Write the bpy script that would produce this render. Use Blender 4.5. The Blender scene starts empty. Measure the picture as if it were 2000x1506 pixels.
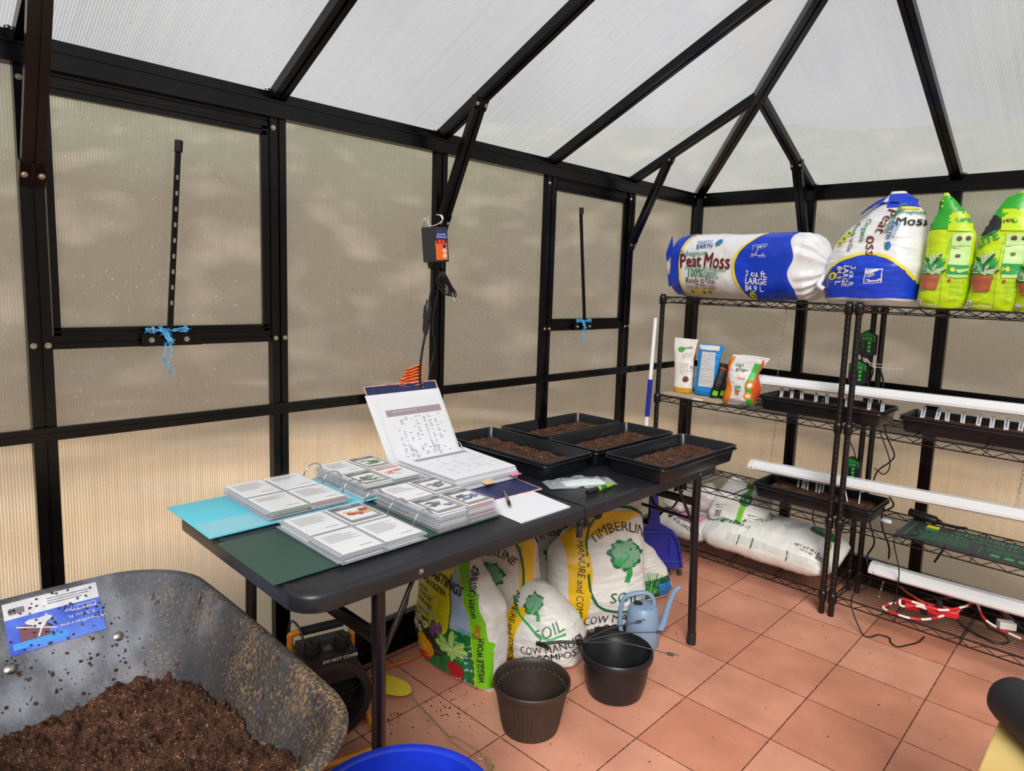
import bpy, bmesh, math, random
from mathutils import Vector, Matrix, noise
from math import sin, cos, pi, radians
random.seed(7)
SC = bpy.context.scene
COL = SC.collection

# ------------------------------------------------------------ camera
cam_d = bpy.data.cameras.new('camera')
cam = bpy.data.objects.new('camera', cam_d); COL.objects.link(cam)
cam.location = (2.0633, -3.4858, 1.4150)
cam.rotation_euler = (1.4491, -0.0360, 0.7606)
cam_d.sensor_width = 36; cam_d.lens = 1305.3/2000*36
cam_d.shift_x = -46.9/2000; cam_d.shift_y = -37.2/2000
cam_d.clip_start = .02; cam_d.clip_end = 200
SC.camera = cam

# ------------------------------------------------------------ light + exposure
SC.view_settings.view_transform = 'Standard'; SC.view_settings.look = 'None'
SC.view_settings.gamma = 1; SC.view_settings.use_curve_mapping = False
SC.view_settings.exposure = 0.36
W = bpy.data.worlds.new('overcast_sky'); SC.world = W; W.use_nodes = True
nt = W.node_tree; nt.nodes.clear()
def wn(t): return nt.nodes.new(t)
tc = wn('ShaderNodeTexCoord'); sx = wn('ShaderNodeSeparateXYZ'); rp = wn('ShaderNodeValToRGB')
nz = wn('ShaderNodeTexNoise'); nz.inputs['Scale'].default_value = 3.2; nz.inputs['Detail'].default_value = 1.5
mr = wn('ShaderNodeMapRange'); mx = wn('ShaderNodeMix'); mx.data_type = 'RGBA'; mx.blend_type = 'MULTIPLY'
bg = wn('ShaderNodeBackground'); out = wn('ShaderNodeOutputWorld')
nt.links.new(tc.outputs['Generated'], sx.inputs[0]); nt.links.new(sx.outputs['Z'], rp.inputs[0])
nt.links.new(tc.outputs['Generated'], nz.inputs['Vector'])
cr = rp.color_ramp; cr.elements[0].position = 0.0; cr.elements[0].color = (.62, .66, .68, 1)
cr.elements[1].position = .6; cr.elements[1].color = (.93, .96, 1, 1)
mr.inputs[1].default_value = .3; mr.inputs[2].default_value = .7; mr.inputs[3].default_value = .5; mr.inputs[4].default_value = 1.15
nt.links.new(nz.outputs[0], mr.inputs[0])
mx.inputs[0].default_value = 1
nt.links.new(rp.outputs[0], mx.inputs[6]); nt.links.new(mr.outputs[0], mx.inputs[7])
nt.links.new(mx.outputs[2], bg.inputs[0]); bg.inputs[1].default_value = 0.58
nt.links.new(bg.outputs[0], out.inputs[0])
sun_d = bpy.data.lights.new('sun', 'SUN'); sun_d.energy = 7.6; sun_d.angle = radians(28); sun_d.color = (1, .97, .92)
sun = bpy.data.objects.new('sun', sun_d); COL.objects.link(sun)
sun.location = (4, -6, 8)
sun.rotation_euler = Vector((.62, -.78, .78)).to_track_quat('Z', 'Y').to_euler()
cy = SC.cycles
cy.max_bounces = 7; cy.diffuse_bounces = 4; cy.glossy_bounces = 3; cy.transmission_bounces = 5; cy.transparent_max_bounces = 14
cy.caustics_reflective = False; cy.caustics_refractive = False
cy.sample_clamp_indirect = 6; cy.use_denoising = True
cy.use_adaptive_sampling = True; cy.adaptive_threshold = .015

# ------------------------------------------------------------ materials
def lin(c):
    def f(v):
        v = v/255
        return v/12.92 if v <= .04045 else ((v+.055)/1.055)**2.4
    return (f(c[0]), f(c[1]), f(c[2]), 1)
MATS = {}
def M(name, col, rough=.5, metal=0, var=0, vs=8, bump=0, bs=40, spec=.5, coat=0, col2=None, det=3, thr=None, emit=0, bdist=.002):
    if name in MATS: return MATS[name]
    m = bpy.data.materials.new(name); m.use_nodes = True; n = m.node_tree; p = n.nodes['Principled BSDF']
    c = lin(col); p.inputs['Base Color'].default_value = c
    p.inputs['Roughness'].default_value = rough; p.inputs['Metallic'].default_value = metal
    p.inputs['Specular IOR Level'].default_value = spec; p.inputs['Coat Weight'].default_value = coat
    t = n.nodes.new('ShaderNodeTexCoord')
    if var or col2:
        z = n.nodes.new('ShaderNodeTexNoise'); z.inputs['Scale'].default_value = vs; z.inputs['Detail'].default_value = det
        r = n.nodes.new('ShaderNodeValToRGB'); n.links.new(t.outputs['Object'], z.inputs['Vector']); n.links.new(z.outputs[0], r.inputs[0])
        a, b = r.color_ramp.elements
        a.position, b.position = thr or (.35, .65)
        if col2: a.color = c; b.color = lin(col2)
        else:
            a.color = tuple(v*(1-var) for v in c[:3])+(1,); b.color = tuple(min(1, v*(1+var)) for v in c[:3])+(1,)
        n.links.new(r.outputs[0], p.inputs['Base Color'])
    if bump:
        z = n.nodes.new('ShaderNodeTexNoise'); z.inputs['Scale'].default_value = bs; z.inputs['Detail'].default_value = 4
        b = n.nodes.new('ShaderNodeBump'); b.inputs['Strength'].default_value = bump; b.inputs['Distance'].default_value = bdist
        n.links.new(t.outputs['Object'], z.inputs['Vector']); n.links.new(z.outputs[0], b.inputs['Height']); n.links.new(b.outputs[0], p.inputs['Normal'])
    if emit:
        p.inputs['Emission Color'].default_value = c; p.inputs['Emission Strength'].default_value = emit
    MATS[name] = m; return m

frame_m = M('black_powder_coat', (9, 8, 10), .22, var=.3, vs=3, spec=.25)
recess_m = M('black_recess', (8, 8, 9), .5)
steel = M('zinc_steel', (190, 185, 175), .3, metal=1)
def poly_mat(name, axis, pitch=.0068, tint=(.86, .85, .82), roof=False):
    m = bpy.data.materials.new(name); m.use_nodes = True; n = m.node_tree; n.nodes.clear(); L = n.links.new
    N = n.nodes.new
    t = N('ShaderNodeTexCoord'); s = N('ShaderNodeSeparateXYZ'); L(t.outputs['Object'], s.inputs[0])
    mu = N('ShaderNodeMath'); mu.operation = 'MULTIPLY'; mu.inputs[1].default_value = 2*pi/pitch; L(s.outputs[axis], mu.inputs[0])
    sn = N('ShaderNodeMath'); sn.operation = 'SINE'; L(mu.outputs[0], sn.inputs[0])
    # rib rhythm varies slowly so the stripes read unevenly like twin-wall sheet
    nz = N('ShaderNodeTexNoise'); nz.inputs['Scale'].default_value = 1
    mp = N('ShaderNodeMapping'); sc = [.5, .5, .5]; sc[axis] = 45; mp.inputs['Scale'].default_value = sc
    L(t.outputs['Object'], mp.inputs[0]); L(mp.outputs[0], nz.inputs['Vector'])
    r = N('ShaderNodeMapRange'); r.inputs[1].default_value = -1; r.inputs[2].default_value = 1; r.inputs[3].default_value = -.25; r.inputs[4].default_value = .25
    L(sn.outputs[0], r.inputs[0])
    ad = N('ShaderNodeMath'); ad.operation = 'MULTIPLY_ADD'; L(nz.outputs[0], ad.inputs[0]); ad.inputs[1].default_value = .34; L(r.outputs[0], ad.inputs[2])
    fac = N('ShaderNodeMath'); fac.operation = 'ADD'; fac.use_clamp = True; L(ad.outputs[0], fac.inputs[0]); fac.inputs[1].default_value = .45 if roof else .25
    tr = N('ShaderNodeBsdfTransparent'); tr.inputs[0].default_value = (*tint, 1)
    tl = N('ShaderNodeBsdfTranslucent'); tl.inputs[0].default_value = (.50, .505, .52, 1) if roof else (.50, .48, .44, 1)
    df = N('ShaderNodeBsdfDiffuse'); df.inputs[0].default_value = (.8, .8, .78, 1)
    # scuffs and dust: small light flecks
    n2 = N('ShaderNodeTexNoise'); n2.inputs['Scale'].default_value = 120; n2.inputs['Detail'].default_value = 1; L(t.outputs['Object'], n2.inputs['Vector'])
    r2 = N('ShaderNodeMapRange'); r2.inputs[1].default_value = .70; r2.inputs[2].default_value = .78; r2.inputs[3].default_value = .06; r2.inputs[4].default_value = .5; L(n2.outputs[0], r2.inputs[0])
    m1 = N('ShaderNodeMixShader'); L(fac.outputs[0], m1.inputs[0]); L(tr.outputs[0], m1.inputs[1]); L(tl.outputs[0], m1.inputs[2])
    m2 = N('ShaderNodeMixShader'); L(r2.outputs[0], m2.inputs[0]); L(m1.outputs[0], m2.inputs[1]); L(df.outputs[0], m2.inputs[2])
    gl = N('ShaderNodeBsdfGlossy'); gl.inputs['Roughness'].default_value = .16
    fr = N('ShaderNodeFresnel'); fr.inputs[0].default_value = 1.45
    m3 = N('ShaderNodeMixShader'); L(fr.outputs[0], m3.inputs[0]); L(m2.outputs[0], m3.inputs[1]); L(gl.outputs[0], m3.inputs[2])
    o = N('ShaderNodeOutputMaterial'); L(m3.outputs[0], o.inputs[0]); MATS[name] = m; return m
poly_y = poly_mat('twinwall_ribs_along_y', 1); poly_x = poly_mat('twinwall_ribs_along_x', 0)
roof_y = poly_mat('roof_twinwall_y', 1, tint=(.95, .95, .95), roof=True); roof_x = poly_mat('roof_twinwall_x', 0, tint=(.95, .95, .95), roof=True)
def clear_mat(name, alpha=.15, col=(235, 240, 245), rough=.1):
    m = bpy.data.materials.new(name); m.use_nodes = True; n = m.node_tree; n.nodes.clear(); N = n.nodes.new; L = n.links.new
    tr = N('ShaderNodeBsdfTransparent'); pr = N('ShaderNodeBsdfPrincipled'); pr.inputs['Base Color'].default_value = lin(col); pr.inputs['Roughness'].default_value = rough
    mi = N('ShaderNodeMixShader'); mi.inputs[0].default_value = alpha; L(tr.outputs[0], mi.inputs[1]); L(pr.outputs[0], mi.inputs[2])
    o = N('ShaderNodeOutputMaterial'); L(mi.outputs[0], o.inputs[0]); MATS[name] = m; return m
outer_m = clear_mat('clear_outer_skin', .06)

# ------------------------------------------------------------ mesh helpers
class MB:
    def __init__(s): s.v = []; s.f = []; s.m = []; s.mats = []
    def mi(s, m):
        if m not in s.mats: s.mats.append(m)
        return s.mats.index(m)
    def add(s, vs, fs, m):
        o = len(s.v); s.v += [tuple(v) for v in vs]; k = s.mi(m)
        for f in fs: s.f.append(tuple(i+o for i in f)); s.m.append(k)
    def box(s, a, b, m, mtx=None):
        x0, y0, z0 = a; x1, y1, z1 = b
        vs = [(x0,y0,z0),(x1,y0,z0),(x1,y1,z0),(x0,y1,z0),(x0,y0,z1),(x1,y0,z1),(x1,y1,z1),(x0,y1,z1)]
        if mtx: vs = [mtx @ Vector(v) for v in vs]
        s.add(vs, [(0,3,2,1),(4,5,6,7),(0,1,5,4),(1,2,6,5),(2,3,7,6),(3,0,4,7)], m)
    def bbox(s, a, b, m, r=.004, mtx=None):            # box with chamfered vertical+horizontal edges
        bm = bmesh.new(); bmesh.ops.create_cube(bm, size=1)
        c = [(a[i]+b[i])/2 for i in range(3)]; d = [abs(b[i]-a[i]) for i in range(3)]
        for v in bm.verts: v.co = Vector((v.co[i]*d[i]+c[i] for i in range(3)))
        bmesh.ops.bevel(bm, geom=bm.edges[:], offset=min(r, min(d)*.45), segments=2, affect='EDGES', profile=.5)
        s.frombm(bm, m, mtx); bm.free()
    def frombm(s, bm, m, mtx=None):
        bm.verts.index_update(); vs = [v.co.copy() for v in bm.verts]
        if mtx: vs = [mtx @ v for v in vs]
        s.add(vs, [[v.index for v in f.verts] for f in bm.faces], m)
    def beam(s, p0, p1, up, w, h, m, groove=True):      # rectangular extrusion, 'up' = visible face normal; w across, h deep
        p0 = Vector(p0); p1 = Vector(p1); d = (p1-p0).normalized(); up = Vector(up); sd = d.cross(up).normalized(); up = sd.cross(d).normalized()
        g = min(.004, w*.1); gd = .006
        if groove: pr = [(-w/2,0),(-g,0),(-g,-gd),(g,-gd),(g,0),(w/2,0),(w/2,-h),(-w/2,-h)]
        else: pr = [(-w/2,0),(w/2,0),(w/2,-h),(-w/2,-h)]
        k = len(pr); vs = [p + sd*a + up*b for p in (p0, p1) for a, b in pr]
        fs = [(i, (i+1) % k, (i+1) % k + k, i+k) for i in range(k)] + [tuple(range(k))[::-1], tuple(range(k, 2*k))]
        s.add(vs, fs, m)
    def tube(s, pts, r, m, n=8, cap=True, flat=None):
        pts = [Vector(p) for p in pts]; rs = r if isinstance(r, (list, tuple)) else [r]*len(pts)
        o = len(s.v); k = s.mi(m); ref = None
        for i, p in enumerate(pts):
            d = (pts[min(i+1, len(pts)-1)] - pts[max(i-1, 0)])
            if d.length < 1e-9: d = Vector((0, 0, 1))
            d.normalize()
            if ref is None: ref = Vector((0, 0, 1)) if abs(d.z) < .9 else Vector((1, 0, 0))
            a = d.cross(ref); 
            if a.length < 1e-6: a = d.orthogonal()
            a.normalize(); b = d.cross(a).normalized(); ref = a.cross(d)
            for j in range(n):
                t = 2*pi*j/n; s.v.append(tuple(p + (a*cos(t) + b*sin(t)*(flat or 1))*rs[i]))
        for i in range(len(pts)-1):
            for j in range(n):
                s.f.append((o+i*n+j, o+i*n+(j+1) % n, o+(i+1)*n+(j+1) % n, o+(i+1)*n+j)); s.m.append(k)
        if cap:
            s.f.append(tuple(o+j for j in range(n))[::-1]); s.m.append(k)
            s.f.append(tuple(o+(len(pts)-1)*n+j for j in range(n))); s.m.append(k)
    def lathe(s, prof, m, n=32, mtx=None, sx=1, sy=1, cap=False):
        o = len(s.v); k = s.mi(m)
        for r, z in prof:
            for j in range(n):
                t = 2*pi*j/n; v = Vector((r*cos(t)*sx, r*sin(t)*sy, z)); s.v.append(tuple(mtx @ v if mtx else v))
        for i in range(len(prof)-1):
            for j in range(n):
                s.f.append((o+i*n+j, o+i*n+(j+1) % n, o+(i+1)*n+(j+1) % n, o+(i+1)*n+j)); s.m.append(k)
        if cap and prof[0][0] > 1e-5: s.f.append(tuple(o+j for j in range(n))[::-1]); s.m.append(k)
        if cap and prof[-1][0] > 1e-5: s.f.append(tuple(o+(len(prof)-1)*n+j for j in range(n))); s.m.append(k)
    def grid(s, fn, nu, nv, m, wrap=False):
        vs = [fn(i/(nu-1 if not wrap else nu), j/(nv-1)) for j in range(nv) for i in range(nu)]
        fs = [(j*nu+i, j*nu+(i+1) % nu, (j+1)*nu+(i+1) % nu, (j+1)*nu+i) for j in range(nv-1) for i in range(nu if wrap else nu-1)]
        s.add(vs, fs, m)
    def build(s, name, parent=None, smooth=None, label=None, loc=None, rot=None, mtx=None, world=False):
        me = bpy.data.meshes.new(name); me.from_pydata(s.v, [], s.f)
        for mm in s.mats: me.materials.append(mm)
        me.polygons.foreach_set('material_index', s.m)
        if smooth is not None:
            me.polygons.foreach_set('use_smooth', [True]*len(s.f))
            if smooth < 180: me.set_sharp_from_angle(angle=radians(smooth))
        me.update()
        o = bpy.data.objects.new(name, me); COL.objects.link(o)
        if parent: o.parent = parent
        if loc: o.location = loc
        if rot: o.rotation_euler = rot
        if mtx: o.matrix_world = mtx
        if label: o['label'] = label
        if parent is not None and '_mtx' in PM.get(parent.name, {}) and world: o.matrix_parent_inverse = PM[parent.name]['_mtx'].inverted()
        return o
PM = {}
def tag(o, label=None, cat=None, group=None, kind=None):
    if label: o['label'] = label
    if cat: o['category'] = cat
    if group: o['group'] = group
    if kind: o['kind'] = kind
    return o
def empty(name, loc=(0, 0, 0), rz=0, label=None, cat=None, group=None, kind=None, mtx=None):
    o = bpy.data.objects.new(name, None); COL.objects.link(o); o.location = loc; o.rotation_euler = (0, 0, rz); o.empty_display_size = .05
    if mtx: o.matrix_world = mtx; PM[o.name] = {'_mtx': mtx.copy()}
    return tag(o, label, cat, group, kind)
def copy_tree(o, parent=None):
    c = o.copy(); COL.objects.link(c); c.parent = parent
    for ch in list(o.children): copy_tree(ch, c)
    return c
def spline(pts, n=8):
    P = [Vector(p) for p in pts]; P = [P[0]*2-P[1]] + P + [P[-1]*2-P[-2]]; outp = []
    for i in range(1, len(P)-2):
        for k in range(n):
            t = k/n; a, b, c, d = P[i-1], P[i], P[i+1], P[i+2]
            outp.append(.5*((2*b) + (c-a)*t + (2*a-5*b+4*c-d)*t*t + (3*b-a-3*c+d)*t**3))
    outp.append(P[-2]); return outp
def interp(tab, t):
    if t <= tab[0][0]: return tab[0][1]
    for (a, va), (b, vb) in zip(tab, tab[1:]):
        if t <= b:
            k = (t-a)/(b-a); k = k*k*(3-2*k)*.5 + k*.5; return va + (vb-va)*k
    return tab[-1][1]
def P3(o): return Vector(o)

# flat text as triangles, cached; returns list of tris in 2D
_tc = {}
def text2d(txt, size, bold=0, align='CENTER', maxlen=.03, shear=0):
    key = (txt, round(size, 5), bold, align, maxlen, shear)
    if key in _tc: return _tc[key]
    cu = bpy.data.curves.new('t', 'FONT'); cu.body = txt; cu.size = size; cu.align_x = align; cu.align_y = 'CENTER'
    cu.resolution_u = 2; cu.offset = bold*size; cu.fill_mode = 'FRONT' if hasattr(cu, 'fill_mode') else 'FRONT'; cu.shear = shear; cu.space_line = .9
    ob = bpy.data.objects.new('t', cu); me = ob.to_mesh(); bm = bmesh.new(); bm.from_mesh(me); ob.to_mesh_clear()
    bpy.data.objects.remove(ob); bpy.data.curves.remove(cu)
    bmesh.ops.triangulate(bm, faces=bm.faces)
    for _ in range(3):
        le = [e for e in bm.edges if e.calc_length() > maxlen]
        if not le: break
        bmesh.ops.subdivide_edges(bm, edges=le, cuts=1); bmesh.ops.triangulate(bm, faces=bm.faces)
    bm.verts.index_update()
    r = ([(v.co.x, v.co.y) for v in bm.verts], [[v.index for v in f.verts] for f in bm.faces]); bm.free()
    _tc[key] = r; return r
class Print:
    """printing laid on a surface given as map(p,q,off) -> point"""
    def __init__(s, mb, mp): s.mb = mb; s.mp = mp
    def put(s, pts, fs, off, m):
        vs = [s.mp(x, y, off) for x, y in pts]
        if fs:
            a, b, c = [Vector(vs[i]) for i in fs[0][:3]]; n = (b-a).cross(c-a)
            o = Vector(s.mp(*pts[fs[0][0]], off+.01)) - a
            if n.dot(o) < 0: fs = [tuple(f)[::-1] for f in fs]
        s.mb.add(vs, fs, m)
    def text(s, t, x, y, size, m, rot=0, off=.003, bold=.01, align='CENTER', warp=None, shear=0, sxx=1, maxlen=.03):
        pts, fs = text2d(t, size, 0, align, maxlen, shear); c, n = cos(rot), sin(rot); k = bold*size*.9
        for q, (dx, dy) in enumerate(((0, 0),) if bold < .006 else ((-k, 0), (k, 0), (0, k*.8), (0, -k*.8)) if bold > .015 else ((-k, 0), (k, 0))):
            o = []
            for a, b in pts:
                a = a*sxx+dx; b += dy
                if warp: a, b = warp(a, b)
                o.append((x+a*c-b*n, y+a*n+b*c))
            s.put(o, fs, off+.00012*q, m)
    def arc(s, t, x, y, R, size, m, off=.003, bold=.01, sxx=1):
        s.text(t, x, y, size, m, off=off, bold=bold, sxx=sxx, warp=lambda a, b: ((R+b)*sin(a/R), (R+b)*cos(a/R)))
    def strip(s, y0, y1, xl, xr, m, off=.0012, ny=24, nx=10):
        pts = []
        for j in range(ny+1):
            y = y0+(y1-y0)*j/ny; a = xl(y) if callable(xl) else xl; b = xr(y) if callable(xr) else xr
            for i in range(nx+1): pts.append((a+(b-a)*i/nx, y))
        fs = [(j*(nx+1)+i, j*(nx+1)+i+1, (j+1)*(nx+1)+i+1, (j+1)*(nx+1)+i) for j in range(ny) for i in range(nx)]
        s.put(pts, fs, off, m)
    def rect(s, x0, y0, x1, y1, m, off=.0018, n=6, rot=0):
        cx, cy_ = (x0+x1)/2, (y0+y1)/2; pts = []
        for j in range(n+1):
            for i in range(n+1):
                a, b = (x1-x0)*(i/n-.5), (y1-y0)*(j/n-.5); pts.append((cx+a*cos(rot)-b*sin(rot), cy_+a*sin(rot)+b*cos(rot)))
        s.put(pts, [(j*(n+1)+i, j*(n+1)+i+1, (j+1)*(n+1)+i+1, (j+1)*(n+1)+i) for j in range(n) for i in range(n)], off, m)
    def blob(s, x, y, rf, m, off=.002, rings=4, seg=32, sx=1, sy=1, rot=0):
        pts = [(x, y)]
        for k in range(1, rings+1):
            for j in range(seg):
                t = 2*pi*j/seg; r = (rf(t) if callable(rf) else rf)*k/rings; a, b = r*cos(t)*sx, r*sin(t)*sy
                pts.append((x+a*cos(rot)-b*sin(rot), y+a*sin(rot)+b*cos(rot)))
        fs = [(0, 1+j, 1+(j+1) % seg) for j in range(seg)]
        for k in range(rings-1):
            o = 1+k*seg; fs += [(o+j, o+seg+j, o+seg+(j+1) % seg, o+(j+1) % seg) for j in range(seg)]
        s.put(pts, fs, off, m)
    def line(s, pts, w, m, off=.002, closed=False, n=4):
        P = [Vector((a, b, 0)) for a, b in pts]
        if closed: P.append(P[0])
        Q = []
        for a, b in zip(P, P[1:]): Q += [a+(b-a)*k/n for k in range(n)]
        Q.append(P[-1]); v = []
        for i, p in enumerate(Q):
            d = Q[min(i+1, len(Q)-1)]-Q[max(i-1, 0)]
            if closed and i in (0, len(Q)-1): d = Q[1]-Q[-2]
            d.normalize(); k = Vector((-d.y, d.x, 0))*w/2
            v += [((p+k).x, (p+k).y), ((p-k).x, (p-k).y)]
        s.put(v, [(2*i, 2*i+1, 2*i+3, 2*i+2) for i in range(len(Q)-1)], off, m)
    def lines(s, x0, x1, y, n, pitch, m, th=.0018, off=.0025, seed=1, rot=0):     # unreadable small print as thin bars
        r = random.Random(seed); c, q = cos(rot), sin(rot)
        for k in range(n):
            a = 0; W_ = (x1-x0)*(1 if k < n-1 else r.uniform(.4, .9))
            while a < W_:
                b = min(W_, a+r.uniform(.008, .03)); yy = -k*pitch
                s.line([(x0+a*c-yy*q, y+a*q+yy*c), (x0+b*c-yy*q, y+b*q+yy*c)], th, m, off, n=1); a = b+r.uniform(.003, .006)
    def barcode(s, x, y, w, h, m, off=.0028, rot=0, seed=3, white=None):
        if white: s.rect(x-w/2-.004, y-h/2-.004, x+w/2+.004, y+h/2+.004, white, off-.0005, rot=rot)
        r = random.Random(seed); a = -w/2
        while a < w/2:
            b = r.choice((.0012, .002, .003)); c, q = cos(rot), sin(rot)
            s.line([(x+a*c+h/2*q, y+a*q-h/2*c), (x+a*c-h/2*q, y+a*q+h/2*c)], b, m, off, n=1); a += b+r.choice((.0013, .002, .003))

NA, NB = Vector((9.32, -1.53, 6.32)), Vector((-3.61, 7.27, -2.11))
def nvec(p): return Vector((noise.noise(p), noise.noise(p+NA), noise.noise(p+NB)))
class Bag:
    def __init__(s, H, a, b, cx=None, cyy=None, n=2.6, crumple=.006, freq=9, seed=0, lying=False, pleat=0):
        s.pleat = pleat; s.H = H; s.a = a; s.b = b; s.cx = cx or [(0, 0)]; s.cy = cyy or [(0, 0)]; s.n = n; s.cr = crumple; s.fq = freq; s.sd = Vector((seed*7.3, seed*3.1, seed*1.7)); s.ly = lying
    def disp(s, p):
        v = nvec(p*s.fq*.8+s.sd)*s.cr + nvec(p*s.fq*2.7+s.sd)*s.cr*.20
        w = noise.noise(Vector((p.x*s.fq*1.2, p.y*s.fq*1.2, p.z*s.fq*5))+s.sd); w = 1-abs(w)*3
        return v + Vector((0, -1, 0))*max(0, w)*s.cr*.35
    def pt(s, th, t):
        a, b = interp(s.a, t), interp(s.b, t); c, q = cos(th), sin(th); e = 2/s.n
        p = Vector((interp(s.cx, t)+a*math.copysign(abs(c)**e, c), interp(s.cy, t)+b*math.copysign(abs(q)**e, q), t*s.H))
        if s.pleat and t > .82: k = (t-.82)/.18; p += Vector((c, q, 0))*s.pleat*sin(th*17)*min(1, k*2.5)*(1-k*.5)
        return p + s.disp(p)
    def front(s, u, t):
        u = max(-.99, min(.99, u)); t = max(.004, min(.996, t)); a, b = interp(s.a, t), interp(s.b, t)
        p = Vector((interp(s.cx, t)+a*u, interp(s.cy, t)-b*(1-abs(u)**s.n)**(1/s.n), t*s.H))
        return p + s.disp(p)
    def map(s, p, q, off):
        X, Z = (-q, p) if s.ly else (p, q)
        t = Z/s.H; t = max(.004, min(.996, t)); u = (X-interp(s.cx, t))/max(.005, interp(s.a, t))
        P = s.front(u, t); e = .02
        du = s.front(u+e, t)-s.front(u-e, t); dt = s.front(u, t+.01)-s.front(u, t-.01); n = du.cross(dt)
        n = n.normalized() if n.length > 1e-9 else Vector((0, -1, 0))
        return P + n*(off+.0022)
    def shell(s, mb, m, nu=96, nv=72):
        def th(i):                       # denser sampling on the flat sides handled by superellipse param
            return 2*pi*i
        mb.grid(lambda i, j: s.pt(th(i), j), nu, nv, m, wrap=True)
        o = len(mb.v)-nu*nv
        for row in (0, nv-1):
            idx = [o+row*nu+k for k in range(nu)]
            mb.f.append(tuple(idx if row else idx[::-1])); mb.m.append(mb.mi(m))
LIE = Matrix(((0, 0, 1), (0, 1, 0), (-1, 0, 0))).to_4x4()              # long axis -> +X, face to -Y
FLAT = Matrix(((0, 0, 1), (-1, 0, 0), (0, -1, 0))).to_4x4()            # long axis -> +X, face up

# ============================================================ STRUCTURE
PY = [0, -.669, -1.2735, -1.881, -2.514, -3.131, -3.757, -4.384, -5.01]     # posts of the long sides
PX = [0, .67, 1.31, 1.95, 2.62]                                              # posts of the short sides
ZE0, ZE1 = 1.887, 1.962                                                      # eave beam
SL = .47; XR = 1.31; PK = ZE1 + SL*XR
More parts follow.
